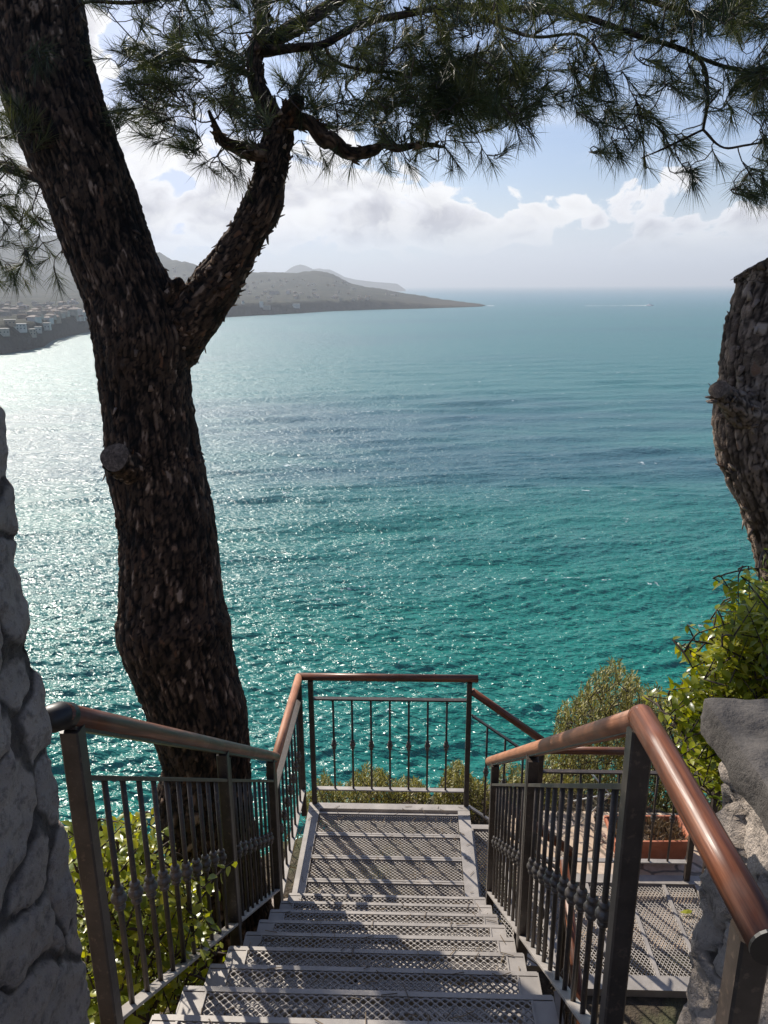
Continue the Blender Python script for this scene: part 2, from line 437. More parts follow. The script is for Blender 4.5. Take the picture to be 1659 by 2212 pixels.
def flat(name, col, rough=0.8, metal=0.0, var=0.15, scale=0.2):
    def fn(T, b, out, pos, obj):
        n = T.noise(pos, scale, 3, 0.5)
        c = T.ramp(n, [(0.3, tuple(x * (1 - var) for x in col)), (0.7, tuple(min(1, x * (1 + var)) for x in col))])
        T.put(b.inputs['Base Color'], c); b.inputs['Roughness'].default_value = rough; b.inputs['Metallic'].default_value = metal
    return mat(name, fn)
M_white = flat('white_plaster', (0.55, 0.50, 0.44))
M_cream = flat('cream_plaster', (0.38, 0.32, 0.25))
M_ochre = flat('ochre_plaster', (0.34, 0.24, 0.16))
M_roof = flat('tile_roof', (0.17, 0.12, 0.095))
M_glass = flat('dark_window', (0.04, 0.05, 0.06), 0.2)
M_hull = flat('white_hull', (0.8, 0.8, 0.8), 0.4)
M_foam = flat('sea_foam', (0.8, 0.83, 0.83), 0.9)
M_black = flat('black_iron', (0.012, 0.010, 0.009), 0.45)
M_tube = flat('white_tube', (0.6, 0.6, 0.57), 0.4)

# ------------------------------------------------------------------ mesh helpers
def mesh_obj(name, verts, faces, material, parent=None, smooth=False, attrs=None, loc=None):
    """verts Nx3, faces: list of tuples or an MxK int array. One linked mesh object."""
    me = bpy.data.meshes.new(name)
    verts = np.asarray(verts, dtype=np.float32)
    if isinstance(faces, np.ndarray):
        k = faces.shape[1]; m = faces.shape[0]
        me.vertices.add(len(verts)); me.vertices.foreach_set('co', verts.ravel())
        me.loops.add(m * k); me.loops.foreach_set('vertex_index', faces.astype(np.int32).ravel())
        me.polygons.add(m)
        me.polygons.foreach_set('loop_start', np.arange(0, m * k, k, dtype=np.int32))
        me.update(calc_edges=True)
    else:
        me.from_pydata(verts.tolist(), [], faces)
        me.update()
    if smooth:
        me.polygons.foreach_set('use_smooth', np.ones(len(me.polygons), dtype=bool))
    for an, (ty, data) in (attrs or {}).items():
        a = me.attributes.new(an, ty, 'POINT')
        if ty == 'FLOAT': a.data.foreach_set('value', np.asarray(data, dtype=np.float32))
        elif ty == 'FLOAT_VECTOR': a.data.foreach_set('vector', np.asarray(data, dtype=np.float32).ravel())
        else: a.data.foreach_set('color', np.asarray(data, dtype=np.float32).ravel())
    me.materials.append(material)
    o = bpy.data.objects.new(name, me)
    C.objects.link(o)
    if parent is not None: o.parent = parent
    if loc is not None: o.location = loc
    return o

def empty(name, loc, label=None, cat=None, group=None):
    o = bpy.data.objects.new(name, None)
    C.objects.link(o); o.location = loc
    o.empty_display_size = 0.1
    if label: tag(o, label, cat, group)
    return o
def tag(o, label=None, cat=None, group=None, kind=None):
    if label: o['label'] = label
    if cat: o['category'] = cat
    if group: o['group'] = group
    if kind: o['kind'] = kind
    return o

class MB:
    def __init__(s, org=(0, 0, 0)):
        s.v = []; s.f = []; s.r = []; s.org = np.array(org, float)
    def box(s, a, b, bev=0.0):
        x0, y0, z0 = np.minimum(a, b) - s.org; x1, y1, z1 = np.maximum(a, b) - s.org
        n = len(s.v)
        s.v += [(x0, y0, z0), (x1, y0, z0), (x1, y1, z0), (x0, y1, z0), (x0, y0, z1), (x1, y0, z1), (x1, y1, z1), (x0, y1, z1)]
        s.f += [tuple(n + i for i in q) for q in ((0, 3, 2, 1), (4, 5, 6, 7), (0, 1, 5, 4), (1, 2, 6, 5), (2, 3, 7, 6), (3, 0, 4, 7))]
    def bar(s, A, B, wdt, hgt, upv=(0, 0, 1), ch=0.0):
        """rectangular bar from A to B, wdt sideways, hgt along up; small chamfer"""
        A = np.array(A, float) - s.org; B = np.array(B, float) - s.org
        d = B - A; L = np.linalg.norm(d); d /= L
        u = np.array(upv, float); sd = np.cross(d, u); sd /= np.linalg.norm(sd); u = np.cross(sd, d)
        a, b_ = wdt / 2, hgt / 2
        c = ch or min(a, b_) * 0.18
        pr = [(-a + c, -b_), (a - c, -b_), (a, -b_ + c), (a, b_ - c), (a - c, b_), (-a + c, b_), (-a, b_ - c), (-a, -b_ + c)]
        n = len(s.v)
        for q in (A, B):
            for (x, y) in pr: s.v.append(tuple(q + sd * x + u * y))
        for i in range(8):
            j = (i + 1) % 8
            s.f.append((n + i, n + j, n + 8 + j, n + 8 + i))
        s.f.append(tuple(n + i for i in range(7, -1, -1))); s.f.append(tuple(n + 8 + i for i in range(8)))
    def tube(s, pts, r, seg=8, cap=True, flatz=1.0):
        pts = [np.array(p, float) - s.org for p in pts]
        rr = [r] * len(pts) if np.isscalar(r) else list(r)
        n0 = len(s.v)
        t = pts[1] - pts[0]; t /= np.linalg.norm(t)
        ref = np.array([0, 0, 1.0]) if abs(t[2]) < 0.9 else np.array([1.0, 0, 0])
        sd = np.cross(t, ref); sd /= np.linalg.norm(sd)
        for i, p in enumerate(pts):
            if i == 0: tt = pts[1] - pts[0]
            elif i == len(pts) - 1: tt = pts[-1] - pts[-2]
            else: tt = pts[i + 1] - pts[i - 1]
            tt = tt / (np.linalg.norm(tt) + 1e-9)
            sd = sd - tt * (sd @ tt); sd /= (np.linalg.norm(sd) + 1e-9)
            u = np.cross(sd, tt)
            for k in range(seg):
                a = 2 * math.pi * k / seg
                s.v.append(tuple(p + (sd * math.cos(a) + u * math.sin(a) * flatz) * rr[i]))
        for i in range(len(pts) - 1):
            for k in range(seg):
                k2 = (k + 1) % seg
                a = n0 + i * seg
                s.f.append((a + k, a + k2, a + seg + k2, a + seg + k))
        if cap:
            s.f.append(tuple(n0 + k for k in range(seg - 1, -1, -1)))
            e = n0 + (len(pts) - 1) * seg
            s.f.append(tuple(e + k for k in range(seg)))
    def lathe(s, c, prof, seg=12):
        c = np.array(c, float) - s.org; n0 = len(s.v)
        for (r, z) in prof:
            for k in range(seg):
                a = 2 * math.pi * k / seg
                s.v.append((c[0] + r * math.cos(a), c[1] + r * math.sin(a), c[2] + z))
        for i in range(len(prof) - 1):
            for k in range(seg):
                k2 = (k + 1) % seg; a = n0 + i * seg
                s.f.append((a + k, a + k2, a + seg + k2, a + seg + k))
    def build(s, name, material, parent=None, smooth=False, attrs=None, loc=None):
        return mesh_obj(name, s.v, s.f, material, parent, smooth, attrs, loc)
# ------------------------------------------------------------------ expanded metal
def grating(name, x0, x1, y0, y1, z, parent, org, along='x', L=0.028, S=0.024, wd=0.0068, th=0.0028, tilt=30, material=None):
    long0, long1, sh0, sh1 = (x0, x1, y0, y1) if along == 'x' else (y0, y1, x0, x1)
    nL = max(2, round((long1 - long0) / L)); L = (long1 - long0) / nL
    nS = max(2, round((sh1 - sh0) / (S / 2))); hs = (sh1 - sh0) / nS
    off = np.array([0.0, 0.16, 0.5, 0.66]) * L
    lev = np.array([1, 1, -1, -1.0])
    lx = (np.arange(nL)[:, None] * L + off[None]).ravel(); lx = np.append(lx, nL * L)
    lv = np.append(np.tile(lev, nL), 1.0)
    V = []; Fc = []
    ct, st_ = math.cos(rad(tilt)), math.sin(rad(tilt))
    corners = [(-wd / 2, -th / 2), (wd / 2, -th / 2), (wd / 2, th / 2), (-wd / 2, th / 2)]
    n0 = 0; m = len(lx)
    for j in range(nS + 1):
        s = (1 if j % 2 == 0 else -1)
        sy = sh0 + j * hs + lv * s * hs * 0.46
        sy = np.clip(sy, sh0, sh1)
        for (a, b) in corners:
            ds = a * ct - b * st_; dz_ = a * st_ + b * ct
            if along == 'x': V.append(np.stack([long0 + lx, sy + ds, np.full(m, z + dz_)], 1))
            else: V.append(np.stack([sy + ds, long0 + lx, np.full(m, z + dz_)], 1))
        i = np.arange(m - 1)
        for k in range(4):
            k2 = (k + 1) % 4
            Fc.append(np.stack([n0 + k * m + i, n0 + k2 * m + i, n0 + k2 * m + i + 1, n0 + k * m + i + 1], 1))
        n0 += 4 * m
    V = np.concatenate(V) - np.array(org)
    return mesh_obj(name, V, np.concatenate(Fc), material or M_steel, parent)

RISE, RUN = 0.182, 0.25
Y0, Z0 = 1.56, -1.85
XL, XR = -0.672, 0.43

# ------------------------------------------------------------------ staircase
OS = (0.0, 1.31, -3.5)
stair = empty('steel_staircase', OS, 'grey steel staircase with mesh treads going down to a small landing', 'staircase')
for i in range(0, 9):
    yn = Y0 + RUN * i; z = Z0 - RISE * i
    yb = yn - RUN - 0.012
    jx = random.uniform(-.004, .004)
    b = MB(OS)
    b.box((XL + jx, yn - 0.017, z - 0.034), (XR + jx, yn, z))               # nosing angle
    b.box((XL + 0.0625, yb, z - 0.030), (XR - 0.0625, yb + 0.022, z - 0.002))  # back angle
    b.box((XL + jx, yb - .006, z - 0.040), (XL + 0.062, yn - 0.0205, z - 0.001))
    b.box((XR - 0.062, yb - .006, z - 0.040), (XR + jx, yn - 0.0205, z - 0.001))
    for xs in (XL + 0.062, XR - 0.068):                                        # upstand lip of the side angles
        b.box((xs, yb, z - 0.018), (xs + 0.006, yn - 0.021, z + 0.003))
    # end plates hanging under the tread
    b.box((XL + jx - .004, yb + .01, z - 0.15), (XL + jx, yn - .004, z - 0.0))
    b.box((XR + jx, yb + .01, z - 0.15), (XR + jx + .004, yn - .004, z - 0.0))
    tr = b.build('tread', M_steel, stair)
    g = grating('grating', XL + 0.068, XR - 0.068, yb + 0.022, yn - 0.019, z - 0.005, tr, OS)
for sx in (XL + 0.03, XR - 0.03):
    b = MB(OS)
    A = (sx, 1.20, Z0 + RISE * 1.44 - 0.20); B = (sx, 3.79, Z0 + RISE * 1.44 - 0.20 - 2.59 * .728)
    b.bar(A, B, 0.012, 0.16)
    b.build('stringer', M_steel, stair)
# landing
ZL = -3.49
LX0, LX1, LY0, LY1 = -0.70, 0.418, 3.64, 4.60
b = MB(OS)
b.box((LX0, LY0, ZL - 0.08), (LX0 + 0.078, LY1 - 0.061, ZL))
b.box((LX1 - 0.082, LY0, ZL - 0.08), (LX1, LY1 - 0.061, ZL))
b.box((LX0, LY1 - 0.06, ZL - 0.10), (LX1, LY1, ZL + 0.001))
b.box((LX0 + .079, LY1 - 0.092, ZL - 0.07), (LX1 - .083, LY1 - 0.0615, ZL - 0.022))
b.box((LX0 + .079, LY0, ZL - 0.07), (LX1 - .083, LY0 + 0.03, ZL - 0.006))
landf = b.build('landing_frame', M_steel, stair)
gy = [4.508, 4.288, 4.075, 3.872, 3.672]
for k in range(4):
    ya, yb = gy[k + 1], gy[k]
    gr = grating('grating', LX0 + .084, LX1 - .088, ya + .016, yb - .016, ZL - 0.014, landf, OS)
    b = MB(OS)
    b.box((LX0 + .0785, ya + .0025, ZL - .045), (LX1 - .0825, ya + .0155, ZL - .004))
    b.box((LX0 + .0785, yb - .0155, ZL - .045), (LX1 - .0825, yb - .0025, ZL - .004))
    b.build('crossbar', M_steel, landf)
b = MB(OS)
for (x, y) in ((LX0 + .04, 4.55), (LX1 - .04, 4.55), (LX0 + .04, 3.7), (LX1 - .04, 3.7)):
    b = MB(OS); b.box((x - .03, y - .03, -5.6), (x + .03, y + .03, ZL - .081)); b.build('support_post', M_steel, stair)

# upper landing (paved threshold with a steel nosing) that the stairs hang from
OU = (0, 1.0, -1.7)
b = MB(OU)
b.box((XL - .03, 1.275, Z0 + RISE - .045), (XR + .03, 1.312, Z0 + RISE))
b.box((XL - .03, 0.60, Z0 + RISE - .045), (XL + .03, 1.2745, Z0 + RISE - .001))
b.box((XR - .03, 0.60, Z0 + RISE - .045), (XR + .03, 1.2745, Z0 + RISE - .001))
ul = empty('upper_landing', OU, 'grey steel top landing at the head of the metal stairs, cut by the bottom edge', 'landing')
uf = b.build('landing_frame', M_steel, ul)
grating('grating', XL + .034, XR - .034, .62, 1.272, Z0 + RISE - .014, uf, OU)

# ------------------------------------------------------------------ side flight and lower platform
ZP = -3.965
PX0, PX1, PY0, PY1 = 0.87, 2.04, 3.58, 4.505
OP = (1.45, 4.0, ZP)
plat = empty('lower_platform', OP, 'lower grey steel platform with lengthwise mesh panels, right of the stairs', 'platform')
b = MB(OP)
b.box((PX0, PY0, ZP - .13), (PX1, PY0 + .10, ZP))
b.box((PX0, PY1 - .08, ZP - .1), (PX1, PY1, ZP + .001))
b.box((PX0, PY0 + .1005, ZP - .1), (PX0 + .07, PY1 - .0805, ZP - .001))
b.box((PX1 - .075, PY0 + .1005, ZP - .1), (PX1, PY1 - .0805, ZP - .001))
pf = b.build('platform_frame', M_steel, plat)
xs = [0.942, 1.225, 1.495, 1.753, 1.963]
for k in range(4):
    grating('grating', xs[k] + .012, xs[k + 1] - .012, PY0 + .103, PY1 - .083, ZP - .014, pf, OP, along='y', L=.036, S=.024)
for k in range(1, 4):
    b = MB(OP); b.box((xs[k] - .0115, PY0 + .101, ZP - .045), (xs[k] + .0115, PY1 - .081, ZP - .003)); b.build('crossbar', M_steel, pf)
for k, (xa, xb, zz) in enumerate(((0.424, 0.648, -3.648), (0.65, 0.868, -3.806))):
    OT = (xa, 4.0, zz)
    b = MB(OT)
    b.box((xa, PY0, zz - .04), (xb, PY0 + .045, zz)); b.box((xa, PY1 + .05, zz - .04), (xb, PY1 + .095, zz))
    b.box((xb - .03, PY0 + .0455, zz - .04), (xb, PY1 + .0495, zz - .001)); b.box((xa, PY0 + .0455, zz - .04), (xa + .025, PY1 + .0495, zz - .001))
    st = empty('side_step', OT, ('grey mesh step just right of the landing, the upper of two' if k == 0 else 'grey mesh step down to the lower platform, the lower of two'), 'step', 'two mesh steps between landing and lower platform')
    f = b.build('tread', M_steel, st)
    grating('grating', xa + .027, xb - .032, PY0 + .047, PY1 + .047, zz - .014, f, OT, along='y', L=.036, S=.024)

# ------------------------------------------------------------------ railings
COLLAR = [(0.0078, -.036), (0.0130, -.032), (0.0152, -.026), (0.0130, -.0195), (0.0100, -.0165), (0.0160, -.012), (0.0205, -.005), (0.0205, .003), (0.0165, .0115),
          (0.0100, .0165), (0.0130, .0195), (0.0152, .026), (0.0130, .032), (0.0078, .036)]
H_TOP, H_HAND = 0.705, 0.86
def wood(pts, parent, org, r=0.0255, name='handrail', seg=18, m=None):
    """round wooden rail; 'rail' attribute = (along, across, across) in metres for the grain"""
    b = MB(org); b.tube(pts, r, seg)
    P_ = np.array(b.v); off = float(RNG.uniform(0, 30))
    A = np.array(pts[0]) - np.array(org); B = np.array(pts[-1]) - np.array(org)
    d = (B - A) / np.linalg.norm(B - A)
    s1 = np.cross(d, (0, 0, 1.)); s1 /= (np.linalg.norm(s1) + 1e-9); s2 = np.cross(s1, d)
    al = np.stack([(P_ - A) @ d + off, (P_ - A) @ s1, (P_ - A) @ s2], 1)
    return b.build(name, m or M_wood, parent, True, {'rail': ('FLOAT_VECTOR', al)})
def baluster(p, h, parent, org, jit=True):
    """p = foot of the bar on the bottom rail"""
    x, y, z = p
    b = MB(org); b.tube([(x, y, z), (x, y, z + h)], 0.0076, 10)
    o = b.build('baluster', M_dark, parent, True)
    c = MB(org); c.lathe((x, y, z + h * 0.5 + random.uniform(-.004, .004)), COLLAR, 14); c.build('collar', M_collar, o, True)
    return o
def post(x, y, z0, z1, parent, org, s=0.038):
    b = MB(org); b.bar((x, y, z0), (x, y, z1), s, s, (0, 1, 0)); return b.build('post', M_dark, parent)
def flatbar(A, B, parent, org, name, w=.038, h=.010, up_=(0, 0, 1)):
    b = MB(org); b.bar(A, B, w, h, up_); return b.build(name, M_steel if name == 'bottom_rail' else M_dark, parent)
def lerp(A, B, t): return tuple(np.array(A) * (1 - t) + np.array(B) * t)

def section(A, B, n, parent, org, htop=H_TOP, inset=0.0):
    """rail panel between two post feet A and B (bottom rail heights)"""
    At = (A[0], A[1], A[2] + htop); Bt = (B[0], B[1], B[2] + htop)
    flatbar(A, B, parent, org, 'bottom_rail'); flatbar(At, Bt, parent, org, 'top_rail', w=.036, h=.012)
    for k in range(n):
        p = lerp(A, B, (k + 1) / (n + 1))
        baluster((p[0], p[1], p[2] + .004), htop - .008, parent, org)

G_RAIL = 'iron railings with round wooden handrails'
# left flight
x = -0.737
def zb(y): return -1.830 - 0.722 * (y - 1.56)        # bottom rail line of both flights
O = (x, 1.45, -1.8)
R1 = empty('stair_railing', O, 'stair railing on the left of the flight, beside the big pine', 'railing', G_RAIL)
post(x, 1.455, -1.95, zb(1.455) + H_HAND - .03, R1, O, .042)
section((x, 1.475, zb(1.475)), (x, 2.60, zb(2.60)), 10, R1, O)
post(x, 2.62, zb(2.62) - .12, zb(2.62) + H_HAND - .03, R1, O, .042)
flatbar((x, 2.652, zb(2.65) - .02), (x, 2.652, zb(2.65) + H_HAND - .05), R1, O, 'upright_bar', .04, .012, (0, 1, 0))
section((x, 2.66, zb(2.66)), (x, 3.50, zb(3.50)), 8, R1, O)
post(x, 3.52, zb(3.52) - .14, zb(3.52) + H_HAND - .03, R1, O, .042)
flatbar((x, 1.44, zb(1.44) + H_HAND - .03), (x, 3.64, zb(3.64) + H_HAND - .03), R1, O, 'rail_plate', .03, .008)
wood([(x, y, zb(y) + H_HAND) for y in np.linspace(1.42, 3.66, 12)], R1, O)
b = MB(O); zz_ = zb(1.43) + H_HAND
b.tube([(x, 1.448, zz_ - .012), (x - .004, 1.425, zz_ + .001), (x - .02, 1.412, zz_ + .001), (x - .042, 1.408, zz_ - .002), (x - .047, 1.407, zz_ - .003)], [.0285, .0305, .0305, .026, .012], 20)
b.build('rail_end', M_black, R1, True)

# right flight with its level continuation towards the viewer
x = 0.460
O = (x, 1.35, -1.7)
R2 = empty('stair_railing', O, 'stair railing on the right whose wooden handrail bends level at its upper end', 'railing', G_RAIL)
zc = zb(1.36) + H_HAND
post(x, 1.365, -1.95, zc - .02, R2, O, .044)
section((x, 1.39, zb(1.39)), (x, 2.50, zb(2.50)), 10, R2, O)
post(x, 2.52, zb(2.52) - .22, zb(2.52) + H_HAND - .03, R2, O, .042)
flatbar((x, 2.488, zb(2.49) - .02), (x, 2.488, zb(2.49) + H_HAND - .05), R2, O, 'upright_bar', .04, .012, (0, 1, 0))
section((x, 2.55, zb(2.55)), (x, 3.57, zb(3.57)), 8, R2, O)
post(x, 3.59, zb(3.59) - .30, zb(3.59) + H_HAND - .03, R2, O, .042)
flatbar((x, 1.37, zc - .03), (x, 3.83, zb(3.83) + H_HAND - .03), R2, O, 'rail_plate', .03, .008)
wood([(x, y, zb(y) + H_HAND) for y in np.linspace(1.365, 3.84, 12)], R2, O, m=M_wood_sunlit)
wood([(x, 1.37, zc + .001), (x + .004, 1.25, zc + .002), (x + .006, 1.0, zc + .002), (x + .008, .815, zc + .002)], R2, O, 0.0262, seg=24)
b = MB(O); b.lathe((x, 1.365, zc), [(0.0005, -.026), (.012, -.024), (.021, -.016), (.026, -.007), (.0272, 0), (.026, .008), (.021, .017), (.012, .0245), (.0005, .0272)], 20); b.build('rail_elbow', M_wood, R2, True)
post(x + .006, 0.86, -1.7, zc - .02, R2, O, .042)
b = MB(O); b.tube([(x + .008, .8145, zc + .002), (x + .008, .8095, zc + .002)], .0275, 20); b.build('end_cap', M_black, R2)

# landing: left side
O = (-.745, 4.1, -3.4)
R3 = empty('landing_railing', O, 'short railing along the left side of the landing, pointing out to sea', 'railing', G_RAIL)
zlr = -3.372
section((-.742, 3.62, zlr), (-.742, 4.575, zlr), 7, R3, O)
post(-.742, 3.60, zlr - .16, zlr + H_HAND - .03, R3, O, .036)
post(-.742, 4.60, zlr - .22, zlr + H_HAND - .03, R3, O, .036)
wood([(-.742, 3.53, zlr + H_HAND), (-.742, 4.0, zlr + H_HAND), (-.742, 4.613, zlr + H_HAND)], R3, O, m=M_wood_sunlit)
# landing: sea side
O = (-.13, 4.6, -3.4)
R4 = empty('landing_railing', O, 'railing across the end of the landing facing the open sea, with seven balusters', 'railing', G_RAIL)
post(-.664, 4.60, ZL, zlr + H_HAND - .02, R4, O, .034)
post(.398, 4.60, ZL, zlr + H_HAND - .02, R4, O, .034)
section((-.645, 4.60, zlr), (.379, 4.60, zlr), 7, R4, O)
wood([(-.745, 4.612, zlr + H_HAND + .001), (-.2, 4.612, zlr + H_HAND + .001), (.455, 4.612, zlr + H_HAND + .001)], R4, O)
# side flight: sea side, sloping
O = (.65, 4.58, -3.6)
R5 = empty('side_railing', O, 'short sloping iron railing that drops to the right from the landing corner', 'railing', G_RAIL)
A = (.42, 4.60, -3.50); B = (.865, 4.60, -3.83)
flatbar(A, B, R5, O, 'bottom_rail', .03, .01); flatbar((A[0], A[1], A[2] + .72), (B[0], B[1], B[2] + .72), R5, O, 'top_rail', .03, .01)
for t in (.24, .52, .8):
    p = lerp(A, B, t); baluster((p[0], p[1], p[2] + .004), .712, R5, O)
wood([(.415, 4.605, -2.60), (.65, 4.60, -2.775), (.895, 4.59, -2.955)], R5, O)
# platform: sea side
O = (1.4, 4.47, ZP)
R6 = empty('platform_railing', O, 'level railing on the sea side of the lower platform before the terracotta planter', 'railing', G_RAIL)
zpr = ZP + .145
post(.872, 4.47, ZP - .1, zpr + H_HAND - .02, R6, O, .036)
post(1.925, 4.47, ZP, zpr + H_HAND - .02, R6, O, .036)
section((.89, 4.47, zpr), (1.907, 4.47, zpr), 7, R6, O)
wood([(.88, 4.475, zpr + H_HAND + .004), (1.4, 4.475, zpr + H_HAND + .004), (2.03, 4.475, zpr + H_HAND + .004)], R6, O)
O = (2.02, 4.1, ZP)
R7 = empty('platform_railing', O, 'iron railing on the far right side of the lower platform, mostly behind the stone wall', 'railing', G_RAIL)
post(2.025, 4.42, ZP - .1, zpr + H_HAND - .02, R7, O, .036)
post(2.025, 3.62, ZP - .1, zpr + H_HAND - .02, R7, O, .036)
section((2.025, 4.40, zpr), (2.025, 3.64, zpr), 5, R7, O)
wood([(2.025, 4.50, zpr + H_HAND), (2.025, 4.0, zpr + H_HAND), (2.025, 3.6, zpr + H_HAND)], R7, O)
# near side of the side flight and the flight below
O = (.7, 3.56, -3.7)
R8 = empty('side_railing', O, 'railing on the near side of the two side steps, seen through the balusters', 'railing', G_RAIL)
A = (.50, 3.555, -3.56); B = (.86, 3.555, -3.85)
flatbar(A, B, R8, O, 'bottom_rail', .03, .01); flatbar((A[0], A[1], A[2] + .72), (B[0], B[1], B[2] + .72), R8, O, 'top_rail', .03, .01)
for t in (.3, .7):
    p = lerp(A, B, t); baluster((p[0], p[1], p[2] + .004), .712, R8, O)
post(.885, 3.55, ZP - .1, ZP + .97, R8, O, .036)
wood([(.48, 3.555, -2.66), (.68, 3.555, -2.82), (.90, 3.555, -2.995)], R8, O)
O = (.86, 3.0, -4.6)
R9 = empty('lower_railing', O, 'orange-brown handrail of the hidden lower flight, seen between the right balusters', 'railing', G_RAIL)
A = (.855, 3.50, -3.90); B = (.855, 2.35, -4.74)
section(A, B, 8, R9, O)
post(.855, 2.33, -5.1, -3.92, R9, O, .036)
wood([(.85, 3.54, -3.03), (.85, 3.0, -3.42), (.85, 2.3, -3.93)], R9, O)

# hidden flight below: three mesh treads just in view under the platform edge
O = (1.2, 3.2, -4.4)
lf = empty('lower_stair_flight', O, 'dark steel flight descending from the lower platform in the gloom below the main stairs', 'staircase')
for k in range(5):
    yy = 3.56 - .24 * k; zz = ZP - .17 * (k + 1)
    b = MB(O); b.box((.90, yy - .24, zz - .035), (1.62, yy - .205, zz)); b.box((.90, yy - .2045, zz - .035), (.95, yy - .005, zz - .001)); b.box((1.57, yy - .2045, zz - .035), (1.62, yy - .005, zz - .001))
    t = b.build('tread', M_steel, lf)
    grating('grating', .952, 1.568, yy - .203, yy - .005, zz - .012, t, O)
b = MB(O); b.bar((.89, 3.56, ZP - .25), (.89, 2.3, ZP - .25 - .89), .012, .16); b.build('stringer', M_steel, lf)

# ------------------------------------------------------------------ stone walls
def cells(P3, pts, w=(1, 1, 1)):
    """nearest / second nearest seed for every point"""
    P3 = P3 * np.array(w); S = pts * np.array(w)
    d1 = np.full(len(P3), 1e9); d2 = np.full(len(P3), 1e9); idx = np.zeros(len(P3), int)
    for a in range(0, len(P3), 20000):
        D = ((P3[a:a + 20000, None, :] - S[None]) ** 2).sum(2)
        o = np.argpartition(D, 1, axis=1)[:, :2]
        v0 = np.take_along_axis(D, o, 1)
        sw = v0[:, 0] > v0[:, 1]
        o[sw] = o[sw][:, ::-1]
        v0.sort(axis=1)
        d1[a:a + 20000] = np.sqrt(v0[:, 0]); d2[a:a + 20000] = np.sqrt(v0[:, 1]); idx[a:a + 20000] = o[:, 0]
    return d1, d2, idx
def vnoise(P3, scale, seed=0, octv=3):
    out = np.zeros(len(P3))
    rg = np.random.default_rng(seed)
    tab = rg.uniform(-1, 1, 4096)
    amp, tot = 1.0, 0.0
    Q = P3 * scale + seed * 3.7
    for o in range(octv):
        i = np.floor(Q).astype(int); f = Q - i; f = f * f * (3 - 2 * f)
        def h(a, b, c): return tab[((i[:, 0] + a) * 73856093 ^ (i[:, 1] + b) * 19349663 ^ (i[:, 2] + c) * 83492791) & 4095]
        x0 = h(0, 0, 0) * (1 - f[:, 0]) + h(1, 0, 0) * f[:, 0]; x1 = h(0, 1, 0) * (1 - f[:, 0]) + h(1, 1, 0) * f[:, 0]
        x2 = h(0, 0, 1) * (1 - f[:, 0]) + h(1, 0, 1) * f[:, 0]; x3 = h(0, 1, 1) * (1 - f[:, 0]) + h(1, 1, 1) * f[:, 0]
        y0_ = x0 * (1 - f[:, 1]) + x1 * f[:, 1]; y1_ = x2 * (1 - f[:, 1]) + x3 * f[:, 1]
        out += amp * (y0_ * (1 - f[:, 2]) + y1_ * f[:, 2]); tot += amp
        amp *= 0.5; Q = Q * 2.03 + 11.1
    return out / tot

def stone_block(name, lo, hi, step, parent, org, seed, stone=(0.17, 0.17, 0.24), relief=0.03, lean=0.0, material=None, mort=True, amp=0.012, ew=.02, rr=.035):
    """closed box surface, densely gridded, displaced into rubble stones"""
    lo = np.array(lo, float); hi = np.array(hi, float)
    V = []; Fc = []; N = []; n0 = 0
    for ax in range(3):
        for side in (0, 1):
            a, b_ = [i for i in range(3) if i != ax]
            na = max(2, int(round((hi[a] - lo[a]) / step))); nb = max(2, int(round((hi[b_] - lo[b_]) / step)))
            ga, gb = np.meshgrid(np.linspace(lo[a], hi[a], na + 1), np.linspace(lo[b_], hi[b_], nb + 1), indexing='ij')
            p = np.zeros((ga.size, 3)); p[:, a] = ga.ravel(); p[:, b_] = gb.ravel(); p[:, ax] = (lo, hi)[side][ax]
            V.append(p)
            i, j = np.meshgrid(np.arange(na), np.arange(nb), indexing='ij'); q = (n0 + i * (nb + 1) + j).ravel()
            f = np.stack([q, q + nb + 1, q + nb + 2, q + 1], 1)
            flip = (side == 0) ^ (ax == 1)
            if flip: f = f[:, ::-1]
            Fc.append(f); n0 += len(p)
    V = np.concatenate(V); Fc = np.concatenate(Fc)
    # outward direction that agrees along shared edges
    c = (lo + hi) / 2; hs = (hi - lo) / 2
    inner = np.clip(V, lo + rr, hi - rr)
    nrm = V - inner; nrm /= (np.linalg.norm(nrm, axis=1)[:, None] + 1e-9)
    base = inner + nrm * rr
    rg = np.random.default_rng(seed)
    nst = int(np.prod((hi - lo + .3) / np.array(stone)))
    seeds = rg.uniform(lo - .15, hi + .15, (nst, 3))
    W = base.copy()
    for k in range(3): W[:, k] += 0.04 * vnoise(base, 9, seed + k, 4)
    wv = 1 / np.array(stone); wv = wv / wv.max()
    # leaning long stones
    if lean: W[:, 0] += lean * W[:, 2]; seeds[:, 0] += lean * seeds[:, 2]
    d1, d2, idx = cells(W, seeds, wv)
    edge = np.clip((d2 - d1) / ew, 0, 1)
    rnd = rg.uniform(0, 1, (nst, 2))
    e = np.minimum(1, edge * 1.25) ** .8 if mort else np.ones(len(V))
    bulge = rnd[idx, 0] * 0.6 + 0.4
    disp = relief * (e * bulge - 0.6) + amp * vnoise(base, 14, seed + 9, 4)
    Vd = base + nrm * disp[:, None]
    col = np.stack([rnd[idx, 0], edge if mort else np.ones(len(V)), rnd[idx, 1], np.ones(len(V))], 1)
    return mesh_obj(name, Vd - np.array(org), Fc, material or M_stone, parent, True, {'cell': ('FLOAT_COLOR', col)})

